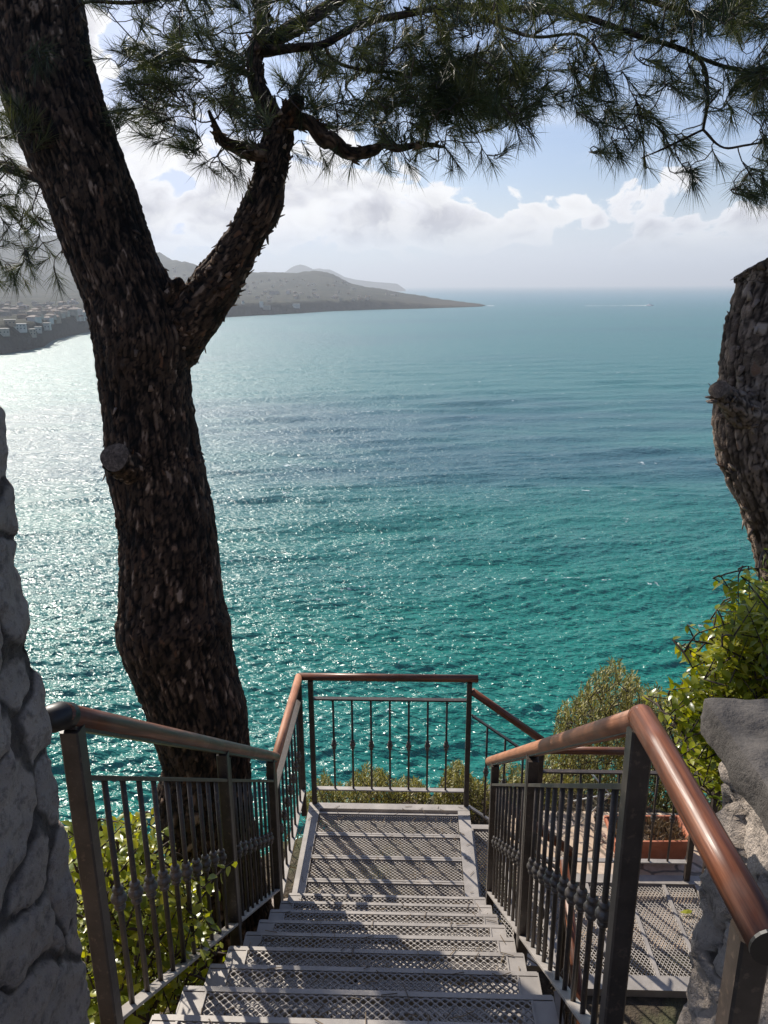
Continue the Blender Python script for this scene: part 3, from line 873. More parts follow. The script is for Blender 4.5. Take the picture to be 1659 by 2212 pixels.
O = (-1.3, 1.6, -1.9)
wl = empty('stone_wall', O, 'tall grey rubble wall with dark mortar joints at the left edge', 'stone wall')
stone_block('masonry', (-1.7, 1.02, -2.3), (-0.722, 1.345, -0.20), .0085, wl, O, 6, stone=(0.13, .26, .30), relief=.024, lean=0.35, ew=.017, amp=.026, material=M_stone_grey, rr=.02)
stone_block('masonry', (-1.7, 1.03, -0.26), (-0.752, 1.33, 1.1), .014, wl, O, 8, stone=(0.13, .3, .28), relief=.03, lean=0.1, ew=.022, material=M_stone_grey, rr=.02)
O = (1.0, 1.1, -1.9)
wr = empty('stone_wall', O, 'low pale rubble wall with flat weathered cement top, behind the level wooden handrail', 'stone wall')
stone_block('masonry', (0.625, 0.35, -4.3), (1.65, 1.36, -0.845), .012, wr, O, 21, stone=(0.15, .15, .20), relief=.042, amp=.034, ew=.018, rr=.02)
stone_block('cap', (0.592, 0.30, -0.875), (1.70, 1.40, -0.80), .010, wr, O, 31, stone=(.5, .5, .5), relief=.004, material=M_cap, mort=False, amp=.016, rr=.006)

# ------------------------------------------------------------------ planter
def planter(loc, L, Wd, H, rot):
    pr = empty('planter', loc, 'rectangular terracotta planter with dried-up plants on the paved terrace behind the platform railing', 'planter')
    pr.rotation_euler = (0, 0, rot)
    def ring(l, w_, z): return [(-l / 2, -w_ / 2, z), (l / 2, -w_ / 2, z), (l / 2, w_ / 2, z), (-l / 2, w_ / 2, z)]
    lv = [ring(L * .84, Wd * .8, 0), ring(L * .94, Wd * .93, H * .80), ring(L, Wd, H * .80), ring(L, Wd, H), ring(L * .94, Wd * .88, H), ring(L * .90, Wd * .82, H * .55)]
    v = [p for q in lv for p in q]; f = [(3, 2, 1, 0)]
    for i in range(len(lv) - 1):
        for k in range(4):
            k2 = (k + 1) % 4; f.append((i * 4 + k, i * 4 + k2, i * 4 + 4 + k2, i * 4 + 4 + k))
    body = mesh_obj('trough', v, f, M_terra, pr)
    m = body.modifiers.new('bev', 'BEVEL'); m.width = .006; m.segments = 2
    nx, ny = 30, 14
    gx, gy_ = np.meshgrid(np.linspace(-L * .455, L * .455, nx), np.linspace(-Wd * .425, Wd * .425, ny), indexing='ij')
    pp = np.stack([gx.ravel(), gy_.ravel(), np.full(gx.size, H * .78)], 1); pp[:, 2] += .012 * vnoise(pp, 25, 4)
    i, j = np.meshgrid(np.arange(nx - 1), np.arange(ny - 1), indexing='ij'); q = (i * ny + j).ravel()
    mesh_obj('soil', pp, np.stack([q, q + ny, q + ny + 1, q + 1], 1), M_soil, pr, True)
    V = []; Fc = []; tint = []
    rg = np.random.default_rng(3)
    for k in range(620):
        c = np.array([rg.uniform(-L * .42, L * .42), rg.uniform(-Wd * .38, Wd * .38), H * .78])
        if c[0] < 0 and rg.random() < .55: continue
        d = np.array([rg.normal(0, .6), rg.normal(0, .6), rg.uniform(.3, 1.2)]); d /= np.linalg.norm(d)
        ln = rg.uniform(.03, .10) * (1.2 if c[0] > 0 else .7); sd = np.cross(d, rg.normal(size=3)); sd *= .0022 / np.linalg.norm(sd)
        n = len(V); V += [c - sd, c + sd, c + d * ln * .6 + sd + rg.normal(0, .006, 3), c + d * ln]; Fc.append((n, n + 1, n + 2, n + 3)); tint += [rg.random()] * 4
    mesh_obj('dried_plants', V, Fc, M_dry, pr, False, {'tint': ('FLOAT', tint)})
    return pr
planter((1.735, 4.78, -3.995), .56, .29, .20, rad(2))
b = MB((1.25, 5.0, -4.0)); 
b.tube([(1.28, 5.02, -3.99), (1.50, 4.98, -3.66), (1.36, 5.00, -3.50)], .007, 8)
b.tube([(1.24, 5.0, -3.74), (1.52, 4.99, -3.66)], .006, 8)
tag(b.build('garden_stake', M_tube, None, True, loc=(1.25, 5.0, -4.0)), 'thin white metal rods leaning left of the terracotta planter', 'stake')
b = MB((2.1, 4.9, -4.0)); b.tube([(2.02, 4.86, -3.98), (2.22, 4.86, -3.80)], .008, 8)
tag(b.build('garden_stake', M_tube, None, True, loc=(2.1, 4.9, -4.0)), 'short white rod leaning right of the terracotta planter', 'stake')
# a fresh leaf fallen on the platform
V = [(0, 0, 0), (.03, -.018, .008), (.065, -.012, .004), (.085, .004, .012), (.06, .018, .010), (.028, .016, .004)]
tag(mesh_obj('fallen_leaf', V, [(0, 1, 5), (1, 2, 4, 5), (2, 3, 4)], M_laurel, None, False, {'tint': ('FLOAT', [.45] * 6)}, loc=(1.78, 4.17, ZP + .003)), 'small green leaf lying on the lower platform mesh', 'leaf')

# ------------------------------------------------------------------ terrace and hillside
def gz(x, y):
    """height of the hillside"""
    x = np.asarray(x, float); y = np.asarray(y, float)
    z = np.where(y < 1.1, -1.95, -1.95 - .62 - .728 * (y - 1.1))
    z = np.maximum(z, -4.02)
    z = np.where(x < -1.0, np.minimum(z, z - np.clip(-1.0 - x, 0, 1.5) * .35), z)
    edge = 5.35 + .25 * np.sin(x * 1.7) + np.where(x < -.5, -.6, 0) * np.clip((-x - .5), 0, 1)
    edge = edge + np.where(x > 2.6, np.clip(x - 2.6, 0, 2) * .4, 0)
    z = np.where(y > edge, z - (y - edge) * 1.9 - np.clip(y - edge - 1.5, 0, 99) * 1.4, z)
    return z
nx, ny = 220, 300
gx = np.concatenate([np.linspace(-45, -4, 50), np.linspace(-3.9, 5, 140), np.linspace(5.2, 45, 50)])
gy_ = np.concatenate([np.linspace(-8, .9, 20), np.linspace(1.0, 8, 140), np.linspace(8.2, 32, 60)])
X_, Y_ = np.meshgrid(gx, gy_, indexing='ij'); pp = np.stack([X_.ravel(), Y_.ravel(), gz(X_, Y_).ravel()], 1)
flatpart = (pp[:, 0] > .75) & (pp[:, 0] < 2.7) & (pp[:, 1] > 3.3) & (pp[:, 1] < 5.2)
amp = np.where(flatpart, 0.008, .07) + np.clip(pp[:, 1] - 6, 0, 20) * .03
pp[:, 2] += amp * vnoise(pp, 2.3, 2, 4)
pp[pp[:, 1] < 1.0, 2] = -1.95
pp[:, 2] = np.maximum(pp[:, 2], SEA - 3)
i, j = np.meshgrid(np.arange(len(gx) - 1), np.arange(len(gy_) - 1), indexing='ij'); q = (i * len(gy_) + j).ravel(); k = len(gy_)
tag(mesh_obj('hillside', pp, np.stack([q, q + k, q + k + 1, q + 1], 1), M_ground, None, True), kind='structure', label='steep earthy hillside falling to the sea under the stairs')
# paved terrace round the lower platform
nx, ny = 60, 40
X_, Y_ = np.meshgrid(np.linspace(.75, 3.0, nx), np.linspace(3.9, 5.22, ny), indexing='ij')
pp = np.stack([X_.ravel(), Y_.ravel(), np.full(X_.size, -4.0)], 1); pp[:, 2] += .006 * vnoise(pp, 4, 12, 2)
q0 = len(pp); lowp = pp.copy(); lowp[:, 2] -= .12
i, j = np.meshgrid(np.arange(nx - 1), np.arange(ny - 1), indexing='ij'); q = (i * ny + j).ravel()
fc = np.stack([q, q + ny, q + ny + 1, q + 1], 1)
ed = []
for a, b_ in [((t, 0), (t + 1, 0)) for t in range(nx - 1)] + [((t + 1, ny - 1), (t, ny - 1)) for t in range(nx - 1)] + [((0, t + 1), (0, t)) for t in range(ny - 1)] + [((nx - 1, t), (nx - 1, t + 1)) for t in range(ny - 1)]:
    p_, r_ = a[0] * ny + a[1], b_[0] * ny + b_[1]; ed.append((p_, p_ + q0, r_ + q0, r_))
tag(mesh_obj('terrace_paving', np.concatenate([pp, lowp]), np.concatenate([fc, np.array(ed)]), M_paving), kind='structure', label='pale crazy-paved terrace behind the lower platform')
# rubble beside the landing and under the treads
rr = random.Random(5)
for k in range(26):
    if k < 8: cx_, cy_ = rr.uniform(-1.05, -.72), rr.uniform(3.15, 3.95)
    else: cx_, cy_ = rr.uniform(-.6, .4), rr.uniform(3.3, 4.2)
    s = rr.uniform(.05, .15)
    zz = float(gz(cx_, cy_)) + s * .35 + (0.30 if k < 8 else .18)
    bm = bmesh.new(); bmesh.ops.create_icosphere(bm, subdivisions=3, radius=s)
    for v in bm.verts:
        nn = mnoise.noise(v.co * 9 / (s * 10) + Vector((k, 0, 0))) * .35 + mnoise.noise(v.co * 30 + Vector((k, 9, 0))) * .12
        v.co *= 1 + nn; v.co.z *= .6
    me = bpy.data.meshes.new('rock'); bm.to_mesh(me); bm.free()
    ca = me.attributes.new('cell', 'FLOAT_COLOR', 'POINT'); ca.data.foreach_set('color', np.tile([rr.random(), 1, rr.random(), 1], len(me.vertices)).astype(np.float32))
    me.materials.append(M_stone)
    o = bpy.data.objects.new('rock', me); C.objects.link(o); o.location = (cx_, cy_, zz); o.rotation_euler = (0, 0, rr.uniform(0, 6))
    tag(o, 'pale rock beside the left edge of the landing' if k < 8 else 'pale rock seen through the mesh at the near end of the landing', 'rock', 'rocks beside the landing' if k < 8 else 'rocks under the stairs')
# ------------------------------------------------------------------ trees
def catmull(P_, n):
    P_ = np.array(P_, float); Q = np.vstack([2 * P_[0] - P_[1], P_, 2 * P_[-1] - P_[-2]])
    out = []
    seg = np.linalg.norm(np.diff(P_[:, :3], axis=0), axis=1); cum = np.concatenate([[0], np.cumsum(seg)])
    for s in np.linspace(0, cum[-1], n):
        k = min(len(seg) - 1, max(0, np.searchsorted(cum, s, side='right') - 1)); t = (s - cum[k]) / seg[k]
        p0, p1, p2, p3 = Q[k], Q[k + 1], Q[k + 2], Q[k + 3]
        out.append(0.5 * ((2 * p1) + (-p0 + p2) * t + (2 * p0 - 5 * p1 + 4 * p2 - p3) * t * t + (-p0 + 3 * p1 - 3 * p2 + p3) * t ** 3))
    return np.array(out)
def px_path(pts):
    """(x, y, width, Y) picture measurements -> world centre + radius"""
    out = []
    for (x, y, w_, Y) in pts:
        p = at(x, y, Y); depth = p @ fwd
        out.append((*p, w_ / 2 * depth / F))
    return np.array(out)
def limb(name, path, parent, org, seg=40, step=.02, relief=.012, cell=(.04, .04, .10), seed=1, bark=True, flakes=0, capends=True, material=None):
    """tapered limb along path (x,y,z,r) with a cracked bark relief"""
    L = np.linalg.norm(np.diff(path[:, :3], axis=0), axis=1).sum()
    n = max(6, int(L / step))
    S = catmull(path, n); ctr, R = S[:, :3], np.maximum(S[:, 3], .003)
    T_ = np.gradient(ctr, axis=0); T_ /= np.linalg.norm(T_, axis=1)[:, None]
    s = np.array([1., 0, 0]); U = []; W_ = []
    for t in T_:
        s = s - t * (s @ t); s /= np.linalg.norm(s); U.append(s); W_.append(np.cross(t, s))
    U = np.array(U); W_ = np.array(W_)
    th = np.linspace(0, 2 * np.pi, seg, endpoint=False)
    cs, sn = np.cos(th), np.sin(th)
    dirs = U[:, None] * cs[None, :, None] + W_[:, None] * sn[None, :, None]
    arc = np.concatenate([[0], np.cumsum(np.linalg.norm(np.diff(ctr, axis=0), axis=1))])
    Rm = R.mean()
    cyl = np.stack([np.broadcast_to(cs[None] * R[:, None], (n, seg)), np.broadcast_to(sn[None] * R[:, None], (n, seg)), np.broadcast_to(arc[:, None], (n, seg))], 2).reshape(-1, 3)
    lump = 0.085 * vnoise(cyl, 1.1 / max(Rm, .05) * .35, seed, 2)
    disp = np.zeros(n * seg); col = np.ones((n * seg, 4)); col[:, 0] = .5; col[:, 2] = .3
    if bark:
        rg = np.random.default_rng(seed)
        Wd = cyl.copy()
        for k in range(2): Wd[:, k] += .016 * vnoise(cyl, 24, seed + k, 3) + .02 * vnoise(cyl, 6, seed + k + 20, 2)
        Wd[:, 2] += .03 * vnoise(cyl, 14, seed + 5, 3) + .05 * vnoise(cyl, 4, seed + 6, 2)
        ns = int(2 * np.pi * Rm * L / (cell[0] * cell[2])) + 20
        a = rg.uniform(0, 2 * np.pi, ns); z = rg.uniform(-.1, L + .1, ns); rs = np.interp(z, arc, R)
        seeds = np.stack([np.cos(a) * rs, np.sin(a) * rs, z], 1)
        seeds = seeds[np.argsort(seeds[:, 2])]; zs = seeds[:, 2]
        rnd = rg.uniform(0, 1, (ns, 3)); wv = np.array([1, 1, cell[0] / cell[2]])
        edge = np.zeros(n * seg); idx = np.zeros(n * seg, int)
        per = 12
        for r0 in range(0, n, per):
            a0, a1 = r0 * seg, min(n, r0 + per) * seg
            lo = np.searchsorted(zs, arc[r0] - .35); hi = np.searchsorted(zs, arc[min(n, r0 + per) - 1] + .35)
            d1, d2, ix = cells(Wd[a0:a1], seeds[lo:hi], wv)
            edge[a0:a1] = (d2 - d1) / (cell[0] * .42); idx[a0:a1] = ix + lo
        edge = np.clip(edge, 0, 1)
        disp = relief * (np.sqrt(edge) * (.45 + .75 * rnd[idx, 1]) - .55) + relief * .5 * vnoise(cyl, 45, seed + 3, 3)
        fv = np.stack([cyl[:, 0] * 1.0, cyl[:, 1] * 1.0, cyl[:, 2] * .14], 1)
        fur = np.clip(1 - np.abs(vnoise(fv, 34, seed + 7, 2)) * 5.5, 0, 1)
        disp -= relief * 1.3 * fur; edge = edge * (1 - .9 * fur)
        col[:, 0] = rnd[idx, 0]; col[:, 1] = edge; col[:, 2] = rnd[idx, 2]
    rad_ = np.repeat(R, seg) * (1 + lump) + disp
    V = np.repeat(ctr, seg, axis=0) + dirs.reshape(-1, 3) * rad_[:, None]
    i, j = np.meshgrid(np.arange(n - 1), np.arange(seg), indexing='ij'); j2 = (j + 1) % seg
    Fq = np.stack([i * seg + j, i * seg + j2, (i + 1) * seg + j2, (i + 1) * seg + j], 2).reshape(-1, 4)
    faces = [tuple(q) for q in Fq.tolist()]
    if capends:
        faces.append(tuple(range(seg - 1, -1, -1))); faces.append(tuple((n - 1) * seg + k for k in range(seg)))
    V = V.tolist(); col = col.tolist()
    if flakes:
        rg = np.random.default_rng(seed + 50)
        for q in range(flakes):
            a = int(rg.integers(2, n - 2)); k = int(rg.integers(0, seg)); p = np.array(V[a * seg + k]); d = dirs[a, k]; t = T_[a] * (1 if rg.random() < .6 else -1)
            sd = np.cross(d, t); w_ = rg.uniform(.006, .016); ln = rg.uniform(.012, .032); out = rg.uniform(.2, 1.0)
            v0 = len(V); tip = p + t * ln + d * ln * out; th_ = d * .003
            V += [(p - sd * w_ - d * .004).tolist(), (p + sd * w_ - d * .004).tolist(), (tip + sd * w_ * .5).tolist(), (tip - sd * w_ * .4).tolist(),
                  (p - sd * w_ + th_ - t * .004).tolist(), (p + sd * w_ + th_ - t * .004).tolist(), (tip + sd * w_ * .5 + th_).tolist(), (tip - sd * w_ * .4 + th_).tolist()]
            faces += [tuple(v0 + m for m in f) for f in ((0, 3, 2, 1), (4, 5, 6, 7), (0, 1, 5, 4), (1, 2, 6, 5), (2, 3, 7, 6), (3, 0, 4, 7))]
            cc = [float(rg.uniform(.2, .95)), 1, float(rg.uniform(0, .95)), 1]; col += [cc] * 8
    o = mesh_obj(name, np.array(V) - np.array(org), faces, material or M_bark, parent, True, {'cell': ('FLOAT_COLOR', np.array(col))})
    return o, S
def inpoly(x, y, poly):
    c = False; n = len(poly)
    for i in range(n):
        x1, y1 = poly[i]; x2, y2 = poly[(i + 1) % n]
        if (y1 > y) != (y2 > y) and x < (x2 - x1) * (y - y1) / (y2 - y1) + x1: c = not c
    return c
def sample(poly, n, rg):
    xs = [p[0] for p in poly]; ys = [p[1] for p in poly]; out = []
    while len(out) < n:
        x, y = rg.uniform(min(xs), max(xs)), rg.uniform(min(ys), max(ys))
        if inpoly(x, y, poly): out.append((x, y))
    return out

OT = (-1.05, 3.6, -3.4)
pine = empty('pine_tree', OT, 'big leaning pine with forked dark trunk left of the stairs, crown filling the top', 'tree')
def dy(y):                     # the trunk leans away from the stairs as it rises
    return float(np.interp(y, [0, 600, 1000, 1500, 1900], [4.25, 4.0, 3.9, 3.68, 3.6]))
main = [(0, -150, 215), (62, 0, 208), (96, 150, 196), (148, 300, 197), (190, 400, 192), (215, 475, 190), (246, 565, 184), (282, 650, 190), (308, 737, 205), (311, 802, 192), (319, 862, 184),
        (329, 937, 190), (337, 1000, 200), (348, 1060, 200), (361, 1147, 202), (367, 1225, 208), (372, 1300, 220), (378, 1360, 244), (396, 1430, 226), (418, 1500, 210), (431, 1546, 208), (445, 1640, 186),
        (443, 1720, 200), (452, 1800, 192), (466, 1880, 190), (480, 1990, 215), (490, 2100, 260)]
mp = px_path([(x, y, w_, dy(y)) for (x, y, w_) in main])
trunk, S_main = limb('trunk', mp, pine, OT, seg=180, step=.0115, relief=.010, cell=(.017, .017, .055), seed=3, flakes=80)
l1 = px_path([(370, 760, 110, 4.0), (412, 690, 108, 3.98), (462, 622, 100, 3.97), (503, 560, 88, 3.96), (533, 505, 80, 3.95), (566, 445, 84, 3.95), (580, 392, 72, 3.96), (594, 330, 72, 3.98), (603, 285, 66, 4.0), (598, 262, 50, 4.0)])
lb, S_l1 = limb('limb', l1, pine, OT, seg=90, step=.010, relief=.009, cell=(.018, .018, .048), seed=4, flakes=210)
limbs = [S_main[::8], S_l1[::6]]
def branch(pts, seed, seg=20, flakes=10, relief=.004, name='branch'):
    o, S = limb(name, px_path(pts), pine, OT, seg=seg, step=.02, relief=relief, cell=(.02, .02, .04), seed=seed, flakes=flakes)
    limbs.append(S[::3]); return S
branch([(604, 285, 52, 4.0), (578, 235, 46, 4.02), (556, 185, 38, 4.05), (549, 130, 36, 4.1), (560, 92, 42, 4.12), (566, 40, 32, 4.2), (560, -60, 28, 4.3)], 11, 40, 70, .006)
branch([(605, 280, 56, 4.0), (625, 248, 40, 3.96), (646, 214, 34, 3.9)], 12, 32, 30, .006)
branch([(628, 262, 40, 3.98), (665, 262, 34, 3.95), (700, 300, 38, 3.95), (716, 303, 36, 3.95), (752, 331, 28, 3.97), (800, 326, 24, 4.0), (830, 310, 20, 4.05), (862, 320, 17, 4.1), (912, 311, 12, 4.2), (960, 318, 8, 4.3)], 13, 28, 30, .005)
branch([(572, 330, 40, 3.95), (545, 331, 34, 3.9), (510, 318, 30, 3.85), (478, 302, 22, 3.8), (466, 275, 15, 3.75), (450, 240, 9, 3.7)], 14, 28, 24, .005)
branch([(565, 95, 38, 4.12), (625, 66, 34, 4.2), (700, 20, 28, 4.4), (790, -40, 22, 4.6)], 15, 28, 20)
branch([(568, 110, 26, 4.1), (650, 102, 18, 4.1), (700, 95, 17, 4.15), (780, 52, 16, 4.3), (850, 36, 15, 4.4), (980, 14, 15, 4.4), (1130, 20, 14, 4.4), (1255, 36, 13, 4.2), (1380, 78, 12, 4.0), (1504, 122, 10, 3.9), (1529, 200, 8, 3.8), (1519, 280, 7, 3.75)], 16, 14, 8, .002)
branch([(1519, 280, 6, 3.75), (1560, 318, 5, 3.7), (1610, 314, 5, 3.7), (1690, 300, 4, 3.8)], 17, 10, 0, .001)
branch([(1519, 280, 6, 3.75), (1440, 318, 5, 3.7), (1385, 342, 3.5, 3.7)], 18, 10, 0, .001)
branch([(1504, 122, 8, 3.9), (1570, 145, 8, 3.95), (1640, 152, 8, 4.0), (1720, 120, 10, 4.1)], 19, 10, 0, .001)
branch([(1014, 20, 10, 4.4), (1090, 60, 8, 4.3), (1160, 80, 7, 4.2), (1250, 75, 6, 4.2), (1300, 120, 5, 4.1)], 20, 10, 0, .001)
branch([(700, 95, 10, 4.15), (720, 130, 8, 4.2), (780, 150, 7, 4.3), (900, 160, 6, 4.4), (1020, 180, 5, 4.4)], 21, 10, 0, .001)
branch([(545, 165, 16, 4.05), (480, 140, 11, 4.0), (400, 130, 8, 3.9), (330, 140, 6, 3.9)], 22, 10, 4, .002)
branch([(560, -30, 20, 4.3), (420, -20, 12, 4.2), (290, 5, 9, 4.1), (190, 4, 7, 4.0), (150, 30, 4, 4.0)], 23, 10, 0, .001)
branch([(120, 395, 34, 4.15), (75, 380, 26, 4.4), (30, 366, 24, 4.6), (-50, 345, 22, 4.9), (-160, 330, 16, 5.2)], 24, 20, 20, .005)
branch([(1100, -60, 16, 4.0), (1300, -30, 14, 4.0), (1500, 30, 12, 4.0), (1680, 60, 12, 4.2)], 25, 10, 0, .001)
# pruned stub with a cut face on the left side of the trunk
stub, _ = limb('stub', px_path([(325, 1020, 92, 3.84), (290, 1012, 78, 3.72), (262, 998, 68, 3.62), (248, 988, 66, 3.56)]), pine, OT, seg=44, step=.008, relief=.008, cell=(.02, .02, .03), seed=31, flakes=14, capends=False)
def disc(name, path, parent, org, seedv, scale=1.0, grow=.004):
    p1, p0 = path[-1], path[-2]; d = p1[:3] - p0[:3]; d /= np.linalg.norm(d)
    s = np.cross(d, (0, 0, 1)); s /= np.linalg.norm(s); u = np.cross(s, d)
    V = [p1[:3] + d * grow]; 
    for q in range(28):
        a = q * 2 * math.pi / 28; r_ = p1[3] * scale * (1 + .05 * math.sin(a * 3 + seedv)); V.append(p1[:3] + (s * math.cos(a) + u * math.sin(a)) * r_ * .55 + d * grow)
    for q in range(28):
        a = q * 2 * math.pi / 28; r_ = p1[3] * scale * (1 + .06 * math.sin(a * 3 + seedv)); V.append(p1[:3] + (s * math.cos(a) + u * math.sin(a)) * r_ - d * .002)
    for q in range(28):
        a = q * 2 * math.pi / 28; V.append(p1[:3] + (s * math.cos(a) + u * math.sin(a)) * p1[3] * scale * .97 - d * .02)
    fcs = [(0, 1 + q, 1 + (q + 1) % 28) for q in range(28)]
    for o_ in (1, 29): fcs += [(o_ + q, o_ + 28 + q, o_ + 28 + (q + 1) % 28, o_ + (q + 1) % 28) for q in range(28)]
    return mesh_obj(name, np.array(V) - np.array(org), fcs, M_cut, parent, False)
disc('cut_face', px_path([(262, 998, 66, 3.62), (247, 987, 64, 3.558)]), stub, OT, 1)
knob, _ = limb('knob', px_path([(352, 660, 60, 3.95), (378, 628, 34, 3.92), (384, 608, 30, 3.9), (383, 600, 14, 3.9)]), pine, OT, seg=30, step=.008, relief=.007, cell=(.02, .02, .03), seed=33, flakes=8)

# ---- needles and twigs
rgt = np.random.default_rng(77)
nodes = []; nrad = []
for S in limbs:
    for p in S: nodes.append(p[:3]); nrad.append(min(.008, p[3] * .5))
tufts = []            # (position, direction)
def fill(poly, n, Y0_, Y1_, dvec, spread=.6):
    for (x, y) in sample(poly, max(1, n // 3), rgt):
        c_ = at(x, y, rgt.uniform(Y0_, Y1_)); dc = np.array(dvec) + rgt.normal(0, spread, 3)
        for q in range(3):
            d = dc + rgt.normal(0, .3, 3); tufts.append((c_ + rgt.normal(0, .055, 3) * (q > 0), d / np.linalg.norm(d)))
def place(lst, Y0_, Y1_, dvec, spread=.35, rep=1):
    for (x, y) in lst:
        for k in range(rep):
            p = at(x + rgt.normal(0, 6) * (rep > 1), y + rgt.normal(0, 6) * (rep > 1), rgt.uniform(Y0_, Y1_)); d = np.array(dvec) + rgt.normal(0, spread, 3); tufts.append((p, d / np.linalg.norm(d)))
A_ = [(262, 112), (330, 105), (420, 110), (530, 130), (545, 190), (565, 250), (560, 300), (500, 290), (440, 305), (400, 320), (345, 275), (300, 240), (285, 170)]
fill(A_, 135, 3.5, 4.7, (-.5, -.1, .25), .55)
fill([(270, 120), (330, 120), (400, 300), (330, 260), (280, 180)], 30, 3.6, 4.3, (-.9, 0, -.1), .4)
place([(478, 352), (462, 372), (505, 378), (520, 362), (500, 335), (440, 355), (420, 330)], 3.6, 3.9, (.1, 0, -.5), .5)
B_ = [(620, 105), (800, 70), (960, 110), (1100, 110), (1170, 150), (1165, 215), (1120, 270), (1060, 300), (960, 300), (880, 290), (800, 270), (730, 250), (680, 200), (620, 190)]
fill(B_, 270, 3.7, 5.0, (.3, 0, .35), .6)
fill([(900, 120), (1000, 110), (1160, 150), (1170, 220), (1080, 280), (900, 270), (860, 180)], 190, 3.8, 4.8, (.4, 0, .3), .6)
fill([(620, 190), (760, 240), (900, 300), (900, 320), (760, 300), (640, 250)], 55, 3.7, 4.4, (.2, 0, .3), .6)
place([(640, 335), (700, 345), (760, 350), (832, 362), (880, 352), (940, 345), (975, 368), (1040, 340), (1085, 335), (1100, 318), (900, 335), (1010, 322), (660, 322), (720, 335), (1060, 350), (985, 350), (590, 350)], 3.8, 4.3, (.3, 0, -.45), .35)
Ct = [(880, -60), (1720, -60), (1720, 130), (1600, 110), (1480, 95), (1380, 110), (1250, 130), (1180, 110), (1080, 90), (960, 80)]
fill(Ct, 240, 3.4, 5.2, (.2, 0, 0.0), .7)
fill([(1180, -60), (1720, -60), (1720, 60), (1200, 60)], 130, 3.3, 5.2, (.2, 0, 0.1), .7)
fill([(190, -80), (900, -80), (880, 60), (600, 50), (520, 100), (420, 100), (300, 45), (200, 15)], 150, 3.6, 5.0, (-.2, 0, .2), .7)
fill([(600, -20), (1000, -20), (1100, 100), (700, 90)], 60, 4.0, 5.0, (.2, 0, .2), .7)
Dm = [(1130, 120), (1300, 120), (1500, 130), (1700, 140), (1700, 200), (1560, 190), (1450, 230), (1330, 260), (1210, 200)]
fill(Dm, 48, 3.6, 4.8, (.25, 0, -.25), .5)
def c2(x, y): return (829.5 + x * .5, y * .5)
D_ = [(860, 480), (900, 520), (940, 590), (950, 660), (1050, 560), (1060, 610), (1130, 500), (1180, 520), (1200, 570), (1270, 390), (1430, 480), (1390, 400), (1300, 620), (1130, 700), (1310, 740), (1330, 770), (1440, 690), (1530, 820), (1560, 770),
      (1620, 740), (1650, 700), (1640, 790), (1600, 420), (1640, 440), (880, 400), (1000, 400), (880, 330), (1180, 290), (1100, 500), (1480, 330), (1000, 640), (1230, 640), (1320, 610), (1100, 570), (1220, 600), (1580, 830), (1560, 850),
      (1660, 640), (1680, 760), (940, 350), (960, 440), (1090, 440), (820, 300), (860, 220), (1240, 330), (1350, 340), (1060, 350), (1500, 470), (1650, 620), (1660, 560), (1140, 420), (1000, 500), (850, 440)]
place([c2(*q) for q in D_], 3.55, 3.95, (.45, 0, -.55), .3)
place([c2(*q) for q in D_[::3]], 3.55, 3.95, (.45, 0, -.45), .4, 2)
fill([(1600, 130), (1659, 120), (1720, 150), (1720, 240), (1640, 230), (1610, 190)], 40, 3.6, 4.0, (.3, 0, .1), .6)
E_ = [(0, 200), (25, 260), (70, 310), (85, 345), (120, 470), (140, 520), (90, 570), (20, 580), (0, 600), (-80, 600), (-80, 180)]
fill(E_, 110, 4.3, 5.4, (.3, 0, -.5), .45)
place([(120, 590), (125, 610), (105, 540), (60, 555), (20, 590), (30, 600), (145, 545), (155, 540), (10, 480), (100, 480), (70, 590)], 4.3, 4.8, (.25, 0, -.8), .25)
place([(246, 262), (255, 250), (250, 275), (262, 258), (240, 245)], 4.0, 4.15, (.5, 0, .5), .4)
place([(85, 112), (100, 125), (78, 128)], 3.72, 3.8, (.3, -.2, -.4), .5)
fill([(20, 230), (80, 260), (95, 320), (60, 350), (20, 300)], 14, 3.7, 3.95, (.1, -.2, 0), .6)
tp = np.array([t[0] for t in tufts]); td = np.array([t[1] for t in tufts])
N0 = np.array(nodes)
near = np.array([np.min(((N0 - p) ** 2).sum(1)) for p in tp]); order = np.argsort(near)
cap_n = len(nodes) + len(tufts) * 6 + 10
NB = np.zeros((cap_n, 3)); NB[:len(nodes)] = N0; NR = np.zeros(cap_n); NR[:len(nodes)] = nrad; cnt = len(nodes)
tw = MB(OT)
for k in order:
    p = tp[k]; d = td[k]
    base = p - d * .05
    D2 = ((NB[:cnt] - base) ** 2).sum(1)
    j = int(np.argmin(D2)); q = NB[j].copy(); Ld = math.sqrt(D2[j])
    r0 = max(.0028, min(.0075, NR[j] * .82 + .0004)) 
    r0 = min(r0, .0032 + Ld * .008)
    ns = 3 if Ld < .12 else 5
    off = rgt.normal(0, .20 * Ld, (2, 3))
    off[:, 2] -= abs(.05 * Ld)
    c1 = q + (base - q) * .33 + off[0]; c2_ = base - d * Ld * .38 + off[1] * .3
    pts = []
    for t in np.linspace(0, 1, ns + 1): pts.append((1 - t) ** 3 * q + 3 * (1 - t) ** 2 * t * c1 + 3 * (1 - t) * t * t * c2_ + t ** 3 * base)
    pts.append(p + d * .03)
    if Ld > .01:
        tw.tube(pts, list(np.linspace(r0, .0022, len(pts))), 5, cap=False)
    for t_i, pt in enumerate(pts[1:-1]):
        if t_i % 1 == 0:
            NB[cnt] = pt; NR[cnt] = max(.0026, r0 * .85); cnt += 1
tw.build('twigs', M_twig, pine, True)

